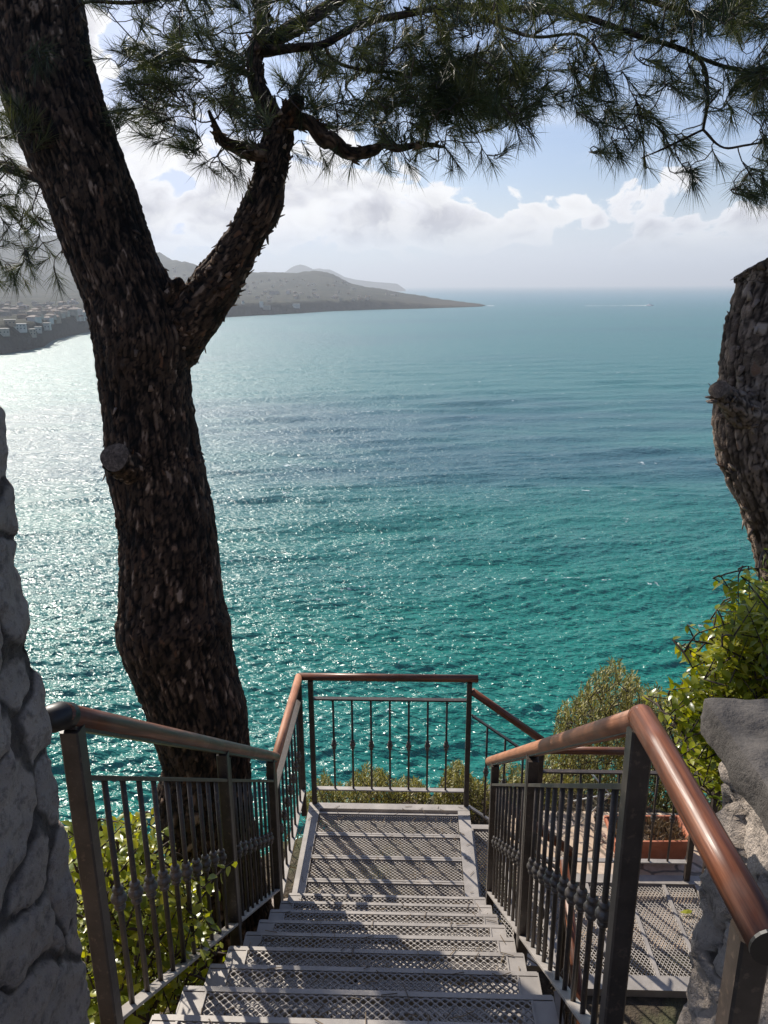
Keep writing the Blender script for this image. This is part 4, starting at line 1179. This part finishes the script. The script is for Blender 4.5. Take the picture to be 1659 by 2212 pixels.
def needles(tp, td, K, parent, org, name='foliage', ln=(.085, .145), width=.0010, seed=5, material=None):
    rg = np.random.default_rng(seed); N = len(tp)
    p = np.repeat(tp, K, 0); d = np.repeat(td, K, 0)
    back = rg.uniform(-.06, .03, (N * K, 1))
    rnd = rg.normal(size=(N * K, 3)); perp = rnd - d * (rnd * d).sum(1)[:, None]; perp /= np.linalg.norm(perp, axis=1)[:, None]
    al = np.abs(rg.normal(.55, .32, (N * K, 1)))
    nd = d * np.cos(al) + perp * np.sin(al)
    L = rg.uniform(ln[0], ln[1], (N * K, 1)) * np.repeat(rg.uniform(.75, 1.1, (N, 1)), K, 0)
    b0 = p + d * back; mid = b0 + nd * L * .55; tip = b0 + nd * L; tip[:, 2] -= (L[:, 0] * .06)
    w_ = np.cross(nd, rg.normal(size=(N * K, 3))); w_ *= width / np.linalg.norm(w_, axis=1)[:, None]
    V = np.stack([b0 - w_, b0 + w_, mid + w_, mid - w_, tip], 1).reshape(-1, 3)
    M = N * K; i = np.arange(M)[:, None] * 5
    tri = np.concatenate([i + np.array([[0, 1, 2]]), i + np.array([[0, 2, 3]]), i + np.array([[3, 2, 4]])])
    tint = np.repeat(np.clip(np.repeat(rg.uniform(.1, .85, N), K) + rg.normal(0, .12, M), 0, 1), 5)
    return mesh_obj(name, V - np.array(org), tri, material or M_needle, parent, False, {'tint': ('FLOAT', tint)})
needles(tp, td, 50, pine, OT)

# ---- right pine, sawn off
OR = at(1830, 1500, 3.1)
pine2 = empty('pine_tree', tuple(OR), 'sawn-off pine trunk with flaky bark and a round stub at the right edge', 'tree')
rp = [(1862, 1560, 235, 3.1), (1812, 1400, 220, 3.1), (1768, 1290, 206, 3.12), (1742, 1215, 196, 3.14), (1712, 1130, 182, 3.15), (1682, 1050, 180, 3.16), (1656, 975, 196, 3.18), (1646, 900, 200, 3.2), (1658, 820, 196, 3.2), (1668, 740, 200, 3.2), (1682, 660, 190, 3.2), (1696, 606, 186, 3.2), (1698, 540, 182, 3.2), (1700, 470, 178, 3.2)]
rpw = px_path(rp)
t2, S2 = limb('trunk', rpw, pine2, tuple(OR), seg=150, step=.010, relief=.010, cell=(.022, .022, .040), seed=9, flakes=300, capends=False, material=M_bark_grey)
# slanted sawn top: lift the right-hand side of the last rings
me = t2.data; OR_ = np.array(OR)
tc_ = at(1600, 592, 3.2) - OR_
for v in me.vertices:
    zt = tc_[2] + (v.co[0] - tc_[0]) * .50 - (v.co[1] + OR_[1] - 3.2) * .25
    if v.co[2] > zt: v.co[2] = zt + .004 * math.sin(v.co[0] * 300)
V = []; seg = 150; n_ = len(S2)
ring = [np.array(me.vertices[(n_ - 1) * seg + k].co) for k in range(seg)]
cen = sum(ring) / seg
mesh_obj('cut_face', np.array([cen + np.array([0, 0, .004])] + [cen + (q - cen) * 1.005 + np.array([0, 0, .002]) for q in ring] + [cen + (q - cen) * .99 - np.array([0, 0, .02]) for q in ring]),
         [(0, 1 + k, 1 + (k + 1) % seg) for k in range(seg)] + [(1 + k, 1 + seg + k, 1 + seg + (k + 1) % seg, 1 + (k + 1) % seg) for k in range(seg)], M_cut, pine2)
s2, _ = limb('stub', px_path([(1640, 905, 84, 3.12), (1595, 880, 66, 3.04), (1566, 854, 46, 2.98), (1552, 841, 42, 2.95)]), pine2, tuple(OR), seg=44, step=.006, relief=.007, cell=(.02, .02, .03), seed=41, flakes=26, capends=False, material=M_bark_grey)
disc('cut_face', px_path([(1566, 854, 46, 2.98), (1551, 840, 42, 2.948)]), s2, tuple(OR), 2)

# ------------------------------------------------------------------ leafy plants
def leaf_mesh_arrays(pos, dirs, ups, L, W, rg, droop=.25):
    """folded, curved leaf: 9 verts, 8 tris"""
    n = len(pos)
    d = dirs / np.linalg.norm(dirs, axis=1)[:, None]
    s = np.cross(d, ups); s /= (np.linalg.norm(s, axis=1)[:, None] + 1e-9); u = np.cross(s, d)
    L = L[:, None]; W = W[:, None]
    fold = .22
    def P_(t, sx, cu): return pos + d * L * t + s * W * sx + u * (abs(sx) * W * fold - L * droop * t * t + cu)
    rows = [P_(0, 0, 0), P_(.25, -.42, 0), P_(.25, 0, 0), P_(.25, .42, 0), P_(.6, -.45, 0), P_(.6, 0, 0), P_(.6, .45, 0), P_(1.0, 0, 0)]
    V = np.stack(rows, 1).reshape(-1, 3)
    T3 = np.array([[0, 2, 1], [0, 3, 2], [1, 2, 5], [1, 5, 4], [2, 3, 6], [2, 6, 5], [4, 5, 7], [5, 6, 7]])
    Fc = (np.arange(n)[:, None, None] * 8 + T3[None]).reshape(-1, 3)
    return V, Fc
def shrub(name, label, cat, base, tips, leaf, per, material, stemr=.004, seed=1, tipdir=(0, 0, 1), dsp=.4, along=.16, group=None, droop=.25, upright=.0):
    rg = np.random.default_rng(seed); base = np.array(base)
    o = empty(name, tuple(base), label, cat, group)
    tips = np.array(tips)
    order = np.argsort(((tips - base) ** 2).sum(1))
    NB = np.zeros((len(tips) * 4 + 40, 3)); NB[0] = base; c = 1
    for k in range(6):
        NB[c] = base + rg.normal(0, .12, 3) * np.array([1, 1, .2]); c += 1
    st = MB(tuple(base)); Pp = []; Dd = []
    for k in order:
        p = tips[k]; d = np.array(tipdir) + rg.normal(0, dsp, 3); d /= np.linalg.norm(d)
        b0 = p - d * along
        D2 = ((NB[:c] - b0) ** 2).sum(1); j = int(np.argmin(D2)); q = NB[j]; Ld = math.sqrt(D2[j])
        mid = (q + b0) / 2 + rg.normal(0, .05 * Ld, 3); mid[2] += .08 * Ld
        pts = [q, q * .56 + mid * .38 + b0 * .06, q * .25 + mid * .5 + b0 * .25, q * .06 + mid * .38 + b0 * .56, b0, b0 * .5 + p * .5, p]
        sr_ = stemr * (1 if Ld < .5 else .8)
        st.tube(pts, [sr_ * 1.3, sr_ * 1.25, sr_ * 1.2, sr_ * 1.1, sr_, sr_ * .7, sr_ * .4], 5, cap=False)
        for z in (mid, b0): NB[c] = z; c += 1
        t = np.linspace(0, 1, per)[:, None]
        pp = b0 + (p - b0) * t
        ang = np.arange(per) * 2.4 + rg.uniform(0, 6)
        e1 = np.cross(d, (1, .3, 0)); e1 /= np.linalg.norm(e1); e2 = np.cross(d, e1)
        out = e1[None] * np.cos(ang)[:, None] + e2[None] * np.sin(ang)[:, None]
        dd = out * (1 - upright) + d[None] * (.35 + upright) + rg.normal(0, .18, (per, 3))
        Pp.append(pp); Dd.append(dd)
    Pp = np.concatenate(Pp); Dd = np.concatenate(Dd); n = len(Pp)
    ups = np.tile((0, 0, 1.), (n, 1)) + rg.normal(0, .25, (n, 3))
    V, Fc = leaf_mesh_arrays(Pp, Dd, ups, rg.uniform(leaf[0] * .7, leaf[0] * 1.15, n), rg.uniform(leaf[1] * .8, leaf[1] * 1.2, n), rg, droop)
    tint = np.repeat(np.clip(rg.beta(2, 2.4, n), 0, 1), 8)
    st.build('stems', M_twig, o, True)
    mesh_obj('foliage', V - base, Fc, material, o, False, {'tint': ('FLOAT', tint)})
    return o
rgs = np.random.default_rng(5)
def tipset(poly, n, Ya, Yb): return [at(x, y, rgs.uniform(Ya, Yb)) for (x, y) in sample(poly, n, rgs)]
PL = [(135, 1768), (165, 1790), (200, 1775), (235, 1785), (262, 1765), (310, 1762), (335, 1800), (350, 1850), (390, 1880), (440, 1925), (450, 2000), (400, 2110), (300, 2230), (160, 2230)]
shrub('laurel_shrub', 'glossy yellow-green broad-leaved shrub behind the left stair railing', 'shrub', (-1.25, 2.3, -3.9), tipset(PL, 640, 2.0, 3.2), (.046, .024), 10, M_laurel, seed=3, dsp=.5, tipdir=(.1, -.1, .8))
tl = [(rgs.uniform(-1.2, -.80), (yy := rgs.uniform(1.75, 2.75)), -1.85 - .728 * (yy - 1.56) - rgs.uniform(.02, .5)) for k in range(45)]
shrub('laurel_shrub', 'leafy shoots poking out beside the left ends of the treads', 'shrub', (-.95, 2.3, -3.5), tl, (.055, .03), 8, M_laurel, seed=8, dsp=.6, tipdir=(.2, -.1, .6), along=.1)
PR = [(1720, 1265), (1650, 1275), (1615, 1305), (1580, 1325), (1565, 1365), (1570, 1400), (1540, 1425), (1520, 1455), (1480, 1490), (1470, 1510), (1490, 1530), (1520, 1565), (1530, 1620), (1560, 1680), (1720, 1680)]
shrub('laurel_shrub', 'sunlit glossy laurel bush on the right above the cement-topped stone wall', 'shrub', (1.75, 2.6, -3.6), tipset(PR, 1050, 2.1, 2.9), (.047, .0195), 13, M_laurel, seed=4, dsp=.55, tipdir=(-.3, -.1, .6), stemr=.0025, droop=.3)
def c6(x, y): return (900 + x * .66305) / 1.82279, (2600 + y * .66305) / 1.82279
PB = [c6(*q) for q in ((440, 900), (455, 800), (500, 760), (560, 650), (600, 700), (640, 740), (720, 690), (790, 640), (820, 600), (850, 640), (930, 640), (965, 720), (1040, 690), (1120, 700), (1190, 760), (1200, 900), (1100, 960), (600, 980))]
shrub('grey_leaved_bush', 'dry olive-brown narrow-leaved bush behind the sea-side railing of the landing', 'bush', (-.2, 5.7, -5.6), tipset(PB, 900, 5.2, 6.1), (.036, .0095), 16, M_olive, .0025, seed=12, dsp=.3, tipdir=(0, 0, 1), along=.15, upright=.45, droop=.05)
PB2 = [c6(*q) for q in ((1200, 950), (1220, 780), (1260, 720), (1290, 640), (1340, 600), (1375, 590), (1420, 640), (1450, 700), (1520, 700), (1560, 800), (1600, 1000), (1500, 1080), (1300, 1000))]
shrub('grey_leaved_bush', 'olive-brown narrow-leaved bush rising right of the landing corner, below the sloping rail', 'bush', (.62, 5.6, -5.4), tipset(PB2, 700, 5.1, 5.9), (.036, .0095), 16, M_olive, .0025, seed=13, dsp=.3, along=.15, upright=.45, droop=.05)
PB3 = [(1150, 1760), (1170, 1640), (1200, 1600), (1205, 1530), (1235, 1500), (1262, 1490), (1285, 1440), (1310, 1432), (1325, 1415), (1342, 1428), (1375, 1450), (1385, 1480), (1420, 1470), (1440, 1500), (1490, 1530), (1560, 1600), (1590, 1700), (1590, 1800), (1480, 1830), (1400, 1800), (1300, 1800)]
shrub('grey_leaved_bush', 'tall rounded olive-brown bush behind the platform railing, the largest of the bushes', 'bush', (1.75, 5.9, -5.2), tipset(PB3, 2300, 5.5, 6.9), (.046, .0105), 16, M_olive, .003, seed=14, dsp=.35, along=.17, upright=.4, droop=.05)
PB4 = [(1060, 1700), (1075, 1640), (1110, 1650), (1160, 1660), (1200, 1650), (1240, 1660), (1240, 1830), (1150, 1850), (1060, 1800)]
shrub('grey_leaved_bush', 'low olive-brown bush between the landing and the tall rounded bush', 'bush', (1.0, 5.7, -5.2), tipset(PB4, 600, 5.2, 6.0), (.036, .0095), 16, M_olive, .0025, seed=15, dsp=.35, along=.15, upright=.4, droop=.05)
# dark green growth low on the slope and dry grass
V = []; Fc = []; tint = []
rg = np.random.default_rng(23)
for k in range(9000):
    x = rg.uniform(-2.2, 3.6); y = rg.uniform(1.2, 7.2)
    if .74 < x < 3.0 and 3.3 < y < 5.25: continue
    z = float(gz(x, y)) - .02
    d = np.array([rg.normal(0, .45), rg.normal(0, .45), 1.]); d /= np.linalg.norm(d); ln = rg.uniform(.06, .26); sd = np.cross(d, rg.normal(size=3)); sd *= .0035 / np.linalg.norm(sd)
    c = np.array([x, y, z]); n = len(V); m = c + d * ln * .6
    V += [c - sd, c + sd, m + sd, m - sd, c + d * ln + np.array([rg.normal(0, .03), rg.normal(0, .03), -.01])]; Fc += [(n, n + 1, n + 2, n + 3), (n + 3, n + 2, n + 4)]; tint += [rg.random()] * 5
tag(mesh_obj('dry_grass', V, Fc, M_dry, None, False, {'tint': ('FLOAT', tint)}), 'dry grass and stalks on the slope under the stairs', 'grass', kind='stuff')

# fallen needles caught on the metal
V = []; Fc = []; tint = []; rg = np.random.default_rng(61)
for k in range(420):
    if k < 250:
        i = int(rg.integers(0, 9)); x = rg.uniform(XL + .02, XR - .02); y = Y0 + RUN * i - rg.uniform(.0, .16); z = Z0 - RISE * i + .003
    else: x = rg.uniform(LX0 + .02, LX1 - .02); y = rg.uniform(LY0 + .02, LY1 - .02); z = ZL + .004
    a = rg.uniform(0, math.pi); ln = rg.uniform(.02, .055); d = np.array([math.cos(a), math.sin(a), 0]) * ln / 2; s_ = np.array([-math.sin(a), math.cos(a), 0]) * .0011; c = np.array([x, y, z]); u_ = np.array([0, 0, .0016])
    n = len(V); V += [c - d - s_, c + d - s_, c + d + s_, c - d + s_, c - d - s_ + u_, c + d - s_ + u_, c + d + s_ + u_, c - d + s_ + u_]
    Fc += [(n + 4, n + 5, n + 6, n + 7), (n, n + 1, n + 5, n + 4), (n + 2, n + 3, n + 7, n + 6), (n, n + 4, n + 7, n + 3), (n + 1, n + 2, n + 6, n + 5), (n, n + 3, n + 2, n + 1)]; tint += [rg.random()] * 8
tag(mesh_obj('needle_litter', V, Fc, M_dry, None, False, {'tint': ('FLOAT', tint)}), 'brown fallen pine needles caught on the treads and landing', 'litter', kind='stuff')

# ------------------------------------------------------------------ the sea
azs = np.concatenate([np.arange(-180, -44, 4.0), np.arange(-44, 42, .085), np.arange(42, 180.01, 4.0)])
dep = np.concatenate([np.linspace(75, 50, 24)[:-1], np.linspace(50, 3.0, 680)[:-1], np.geomspace(3.0, .07, 190)])
rs = -SEA / np.tan(np.radians(dep)); 
Rg, Ag = np.meshgrid(rs, np.radians(azs), indexing='ij')
X_ = Rg * np.sin(Ag); Y_ = Rg * np.cos(Ag)
dr = np.gradient(rs)[:, None] + 0 * Ag; da = np.gradient(np.radians(azs))[None] * Rg
H = np.zeros_like(X_)
rgw = np.random.default_rng(99)
gust = .75 + .35 * vnoise(np.stack([X_.ravel() * .02, Y_.ravel() * .012, 0 * X_.ravel()], 1), 1.0, 3, 3).reshape(X_.shape)
wx = vnoise(np.stack([X_.ravel() * .03, Y_.ravel() * .03, 0 * X_.ravel()], 1), 1.0, 13, 2).reshape(X_.shape) * 5
wy = vnoise(np.stack([X_.ravel() * .03, Y_.ravel() * .03, 0 * X_.ravel() + 9], 1), 1.0, 17, 2).reshape(X_.shape) * 5
for k in range(96):
    if k < 14: lam = float(rgw.uniform(9, 40)); slope = .042
    elif k < 36: lam = float(rgw.uniform(3.5, 9)); slope = .054
    else: lam = float(np.exp(rgw.uniform(math.log(.9), math.log(3.5)))); slope = .088
    thw = rad(170 + rgw.normal(0, 11 if k < 36 else 22))
    kx, ky = math.sin(thw) * 2 * math.pi / lam, math.cos(thw) * 2 * math.pi / lam
    a = slope * lam / (2 * math.pi)
    sp = np.maximum(dr * abs(math.cos(thw)), da * abs(math.sin(thw)))
    fade = np.clip((lam / np.maximum(sp, 1e-6) - 2.2) / 2.0, 0, 1)
    ph = kx * (X_ + wx) + ky * (Y_ + wy) + rgw.uniform(0, 6.28)
    s_ = np.sin(ph)
    H += a * fade * (s_ + (.22 if k < 36 else .3) * np.sin(2 * ph + 1.57))
H *= gust
V = np.stack([X_.ravel(), Y_.ravel(), SEA + H.ravel()], 1)
nr, na = len(rs), len(azs)
i, j = np.meshgrid(np.arange(nr - 1), np.arange(na - 1), indexing='ij'); q = (i * na + j).ravel()
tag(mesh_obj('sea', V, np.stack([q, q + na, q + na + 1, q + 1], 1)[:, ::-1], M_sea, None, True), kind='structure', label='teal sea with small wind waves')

# ------------------------------------------------------------------ the coast across the bay
shore_px = [(-500, 800), (-200, 782), (0, 766), (60, 757), (95, 749), (111, 737), (112, 736), (150, 726), (192, 717), (300, 702), (400, 693), (490, 685), (560, 681), (640, 677), (700, 673), (800, 669), (900, 667), (1000, 664), (1040, 662.5), (1052, 660)]
ridge_px = [(-500, 440), (-200, 450), (0, 490), (120, 512), (250, 530), (330, 541), (400, 562), (460, 588), (540, 588), (600, 589), (640, 588), (690, 585), (720, 592), (760, 611), (810, 622), (860, 630), (900, 637), (950, 646), (1000, 652), (1035, 656), (1052, 659.8)]
sa = np.array([azel(*q)[0] for q in shore_px]); sr = np.array([-SEA * -1 / math.tan(azel(*q)[1]) for q in shore_px]); sr = np.abs(sr)
ra = np.array([azel(*q)[0] for q in ridge_px]); re_ = np.array([azel(*q)[1] for q in ridge_px])
rr_d = np.interp(np.array([q[0] for q in ridge_px]), [-500, 0, 330, 400, 540, 690, 860, 1000, 1052], [5600, 5400, 5000, 4300, 4100, 3900, 3500, 3000, 2760])
A1 = azel(1054, 660)[0]
azc = np.linspace(-50, A1, 760)
rows = np.concatenate([np.geomspace(640, 3400, 200), np.linspace(3420, 6600, 110)])
def land_h(a, r):
    """ground height above the sea surface; negative off shore"""
    r0 = np.interp(a, sa, sr); rr_ = np.interp(a, ra, rr_d); hr = np.tan(np.interp(a, ra, re_)) * rr_ - SEA
    d = r - r0
    cliff = np.minimum(30, hr * .45) * np.clip(d / 35, 0, 1) ** .6
    t = np.clip((d - 35) / np.maximum(rr_ - r0 - 35, 60), 0, 1.0)
    shape = .22 * t + .78 * t ** 2.1
    left = np.clip((azel(300, 600)[0] - a) / 6, 0, 1)
    shape = shape * (1 - left) + left * (.03 * t + .97 * t ** 3.2)
    h = cliff + (hr - np.minimum(30, hr * .45)) * shape
    over = np.clip((r - rr_) / 900, 0, 1)
    over2 = np.clip((r - rr_) / np.where(a > 2, 500, 900), 0, 1)
    h = np.where(a > -8, h * (1 - over2) - 8 * over2, h * (1 - .8 * over ** 1.3))
    return np.where(d < 0, -6, h)
Ag, Rg = np.meshgrid(azc, rows, indexing='ij')
Hh = land_h(Ag, Rg)
Xl = Rg * np.sin(np.radians(Ag)); Yl = Rg * np.cos(np.radians(Ag))
pn = np.stack([Xl.ravel(), Yl.ravel(), 0 * Xl.ravel()], 1)
nz = vnoise(pn, .004, 3, 5).reshape(Hh.shape); nzf = vnoise(pn, .03, 5, 4).reshape(Hh.shape)
hr_ = np.interp(Ag, ra, np.tan(re_) * rr_d - SEA)
Hh = np.where(Hh > 0, Hh * (1 + .16 * nz * np.clip(Hh / 60, 0, 1)) + 4.5 * nzf * np.clip(Hh / 15, 0, 1) , Hh)
V = np.stack([Xl.ravel(), Yl.ravel(), SEA + Hh.ravel()], 1); na, nr = Ag.shape
i, j = np.meshgrid(np.arange(na - 1), np.arange(nr - 1), indexing='ij'); q = (i * nr + j).ravel()
tag(mesh_obj('headland', V, np.stack([q, q + nr, q + nr + 1, q + 1], 1)[:, ::-1], M_land, None, True), kind='structure', label='hilly wooded headland across the bay')
# far island
isl_px = [(612, 590), (625, 580), (638, 574), (650, 571.5), (662, 575), (676, 581), (690, 579), (700, 580.5), (712, 581), (730, 590), (745, 598), (765, 603), (790, 606), (815, 609), (840, 610.5), (858, 612.5), (866, 618), (873, 623), (876, 625)]
RI = 10500.0
ia = np.array([azel(*q)[0] for q in isl_px]); ih = np.array([math.tan(azel(*q)[1]) * RI - SEA for q in isl_px]); ih = np.maximum(ih, 0)
ia = np.concatenate([[ia[0] - 1.0], ia]); ih = np.concatenate([[0], ih])
azi = np.linspace(ia[0], ia[-1], 260); ri = np.linspace(RI - 700, RI + 900, 40)
Ag, Rg = np.meshgrid(azi, ri, indexing='ij'); t = 1 - np.abs((Rg - RI) / np.where(Rg < RI, 700, 900)); Hh = np.interp(Ag, ia, ih) * np.clip(t, 0, 1) ** .7
pn = np.stack([(Rg * np.sin(np.radians(Ag))).ravel(), (Rg * np.cos(np.radians(Ag))).ravel(), 0 * Rg.ravel()], 1)
Hh = Hh * (1 + .05 * vnoise(pn, .004, 8, 4).reshape(Hh.shape)) - 3
V = np.stack([pn[:, 0], pn[:, 1], SEA + Hh.ravel()], 1); nr = len(ri)
i, j = np.meshgrid(np.arange(len(azi) - 1), np.arange(nr - 1), indexing='ij'); q = (i * nr + j).ravel()
tag(mesh_obj('distant_island', V, np.stack([q, q + nr, q + nr + 1, q + 1], 1)[:, ::-1], M_land, None, True), kind='structure', label='pale hazy island on the horizon behind the headland')

# ---- houses
def ground_pt(x, y):
    """first hit of a view ray with the headland"""
    a, e = azel(x, y)
    r = np.linspace(650, 6500, 2400); h = land_h(np.full_like(r, a), r); zr = np.tan(e) * r
    hit = np.where((SEA + h) >= zr)[0]
    if len(hit) == 0: return None
    r_ = r[hit[0]]; return np.array([r_ * math.sin(rad(a)), r_ * math.cos(rad(a)), SEA + h[hit[0]]])
def house(loc, w_, d_, h_, mt, gable, label, group, rot, windows=False):
    loc = np.array(loc)
    if 'small pale' in label: label = label.replace('pale', {M_white: 'white', M_cream: 'cream', M_ochre: 'ochre'}[mt] + (' tile-roofed' if gable else ' flat-roofed'))
    if windows:
        o = empty('house', tuple(loc), label, 'house', group); o.rotation_euler = (0, 0, rot)
        b = MB(); b.box((-w_ / 2, -d_ / 2, -3), (w_ / 2, d_ / 2, h_)); b.build('walls', mt, o)
        b = MB(); b.box((-w_ / 2 - .4, -d_ / 2 - .4, h_ + .02), (w_ / 2 + .4, d_ / 2 + .4, h_ + .5)); b.build('roof', M_white, o)
        fl = max(1, int(h_ / 3.2)); nw = max(2, int(w_ / 3.5))
        for f_ in range(fl):
            for k in range(nw):
                cx_ = -w_ / 2 + (k + .5) * w_ / nw; b = MB(); b.box((cx_ - .6, -d_ / 2 - .06, 1.0 + f_ * 3.2), (cx_ + .6, -d_ / 2 + .1, 2.5 + f_ * 3.2)); b.build('window', M_glass, o)
        return o
    b = MB(); b.box((-w_ / 2, -d_ / 2, -2.5), (w_ / 2, d_ / 2, h_))
    n = len(b.v)
    if gable:
        z = h_; b.v += [(-w_ / 2 - .4, -d_ / 2 - .4, z), (w_ / 2 + .4, -d_ / 2 - .4, z), (w_ / 2 + .4, d_ / 2 + .4, z), (-w_ / 2 - .4, d_ / 2 + .4, z), (-w_ / 2 + w_ * .25, 0, z + 2.2), (w_ / 2 - w_ * .25, 0, z + 2.2)]
        b.f += [(n, n + 1, n + 5, n + 4), (n + 2, n + 3, n + 4, n + 5), (n + 1, n + 2, n + 5), (n + 3, n, n + 4), (n + 3, n + 2, n + 1, n)]
    else:
        b.box((-w_ / 2 + 1, -d_ / 2 + 1, h_), (w_ / 2 - 1, d_ / 2 - 1, h_ + 1.2))
    o = b.build('house', mt, None, loc=tuple(loc)); o.rotation_euler = (0, 0, rot)
    o.data.materials.append(M_roof)
    if gable:
        for p_ in o.data.polygons:
            if p_.index >= 6: p_.material_index = 1
    return tag(o, label, 'house', group)
near_h = [((43, 713), 17, 11, 9, M_white, 'white block house, the largest on the near clifftop at the far left', -.1),
          ((8, 722), 13, 10, 7, M_cream, 'cream house cut by the left edge of the picture on the near clifftop', .2),
          ((70, 725), 9, 8, 9, M_cream, 'narrow cream house right below the largest white clifftop house', .3),
          ((96, 709), 18, 10, 8, M_white, 'wide white house with a flat roof farther along the near clifftop', -.2),
          ((82, 716), 10, 8, 6, M_white, 'low white house between its two larger clifftop neighbours', .1),
          ((22, 700), 14, 9, 6, M_ochre, 'ochre house behind the largest white clifftop house', 0)]
for (pq, a, b_, c_, mt, lab, ro) in near_h:
    g = ground_pt(*pq)
    if g is not None: house(g, a * .85, b_ * .85, c_ * .75, mt, False, lab, 'houses on the near clifftop', ro + rad(azel(*pq)[0]) * -1, True)
rgh = np.random.default_rng(17)
hz = [((592, 637), 34, 12, M_cream, 'long cream hotel block halfway up the headland'), ((575, 668), 22, 8, M_cream, 'cream waterfront building at the foot of the headland'), ((565, 663), 10, 12, M_white, 'white tower-like house above the waterfront building'),
      ((640, 664), 20, 8, M_white, 'low white house near the water at the foot of the headland'), ((622, 635), 12, 10, M_white, 'white villa right of the hotel block on the headland')]
for (pq, w_, h_, mt, lab) in hz:
    g = ground_pt(*pq)
    if g is not None: house(g, w_, 12, h_, mt, False, lab, 'larger buildings on the headland', rad(azel(*pq)[0]) * -1)
groups = [([(0, 655), (185, 650), (190, 690), (100, 700), (0, 690)], 90, 'small pale house in the hazy town on the flat coast at far left', 'houses of the hazy town on the left coast'),
          ([(330, 560), (400, 580), (460, 600), (470, 620), (340, 610)], 22, 'small pale house high on the hazy hill seen in the trunk fork', 'houses seen in the trunk fork'),
          ([(500, 605), (690, 600), (780, 620), (860, 640), (800, 650), (660, 645), (500, 665)], 75, 'small pale house scattered on the wooded headland', 'houses on the headland')]
for poly, n, lab, grp in groups:
    for (x, y) in sample(poly, n, rgh):
        g = ground_pt(x, y)
        if g is None: continue
        sc_ = rgh.uniform(.6, 1.3)
        house(g, 11 * sc_, 8 * sc_, rgh.uniform(3.5, 7), [M_white, M_cream, M_cream, M_ochre][int(rgh.integers(4))], rgh.random() < .45, lab, grp, rgh.uniform(-.5, .5))

# ---- ferry and wake
bp = at(1403, 660.5, 1.0); tt = SEA / bp[2]; bp = bp * tt; bp[2] = SEA + .2
bo = empty('motor_boat', tuple(bp), 'tiny white motor boat speeding right along the horizon past the tip of the headland', 'boat')
bo.rotation_euler = (0, 0, rad(-8))
v = []
for (x, w_) in ((-11, 2.6), (0, 3.0), (7, 2.2), (13, .1)):
    v += [(x, -w_, 2.6 + max(0, x) * .08), (x, w_, 2.6 + max(0, x) * .08), (x, w_ * .6, -.6), (x, -w_ * .6, -.6)]
f = [(0, 1, 2, 3), (12, 15, 14, 13)]
for i in range(3):
    for k in range(4): f.append((i * 4 + k, i * 4 + 4 + k, i * 4 + 4 + (k + 1) % 4, i * 4 + (k + 1) % 4))
mesh_obj('hull', v, f, M_hull, bo)
b = MB(); b.box((-7, -1.8, 2.65), (5, 1.8, 4.8)); b.box((-4, -1.4, 4.81), (3, 1.4, 6.2)); b.build('cabin', M_hull, bo)
wk = []; wf = []
w0 = at(1262, 661.3, 1.0); w0 = w0 * (SEA / w0[2])
n = 70; rgk = np.random.default_rng(2)
for k in range(n):
    t = k / (n - 1); p = bp * (1 - t) + w0 * t; wd_ = (16 + 40 * math.exp(-t * 9)) * (.35 + .9 * rgk.random()) * (1 if rgk.random() > .25 else .25)
    wk += [(p[0], p[1] - wd_, SEA + 1.0), (p[0], p[1] + wd_, SEA + 1.0)]
for k in range(n - 1): wf.append((2 * k, 2 * k + 1, 2 * k + 3, 2 * k + 2))
tag(mesh_obj('boat_wake', np.array(wk), wf, M_foam), 'long white wake trailing left behind the tiny motor boat', kind='structure')
p = at(1060, 661, 1.0); p = p * (SEA / p[2])
V = []; 
for k in range(20):
    a = k * 2 * math.pi / 20; r_ = 16 * (.6 + .5 * rgk.random()); V.append((p[0] + math.cos(a) * r_, p[1] + math.sin(a) * r_ * 2.5, SEA + .9))
tag(mesh_obj('surf', V, [tuple(range(20))], M_foam), 'patch of white surf at the tip of the headland', kind='structure')

# ------------------------------------------------------------------ haze
HAZE = 1.1e-4
def haze():
    b = MB(); b.box((-64000, -64000, SEA - 4.2), (64000, 64000, 460))
    m = bpy.data.materials.new('haze_air'); m.use_nodes = True
    t = NT(m.node_tree); t.n.clear()
    out = t.node('ShaderNodeOutputMaterial'); v = t.node('ShaderNodeVolumePrincipled')
    v.inputs['Color'].default_value = (0.84, 0.91, 1.0, 1); v.inputs['Density'].default_value = HAZE; v.inputs['Anisotropy'].default_value = 0.2
    t.l.new(v.outputs[0], out.inputs['Volume'])
    o = b.build('haze', m); tag(o, kind='stuff', label='thin sunlit sea haze over the bay')
    return o
haze()
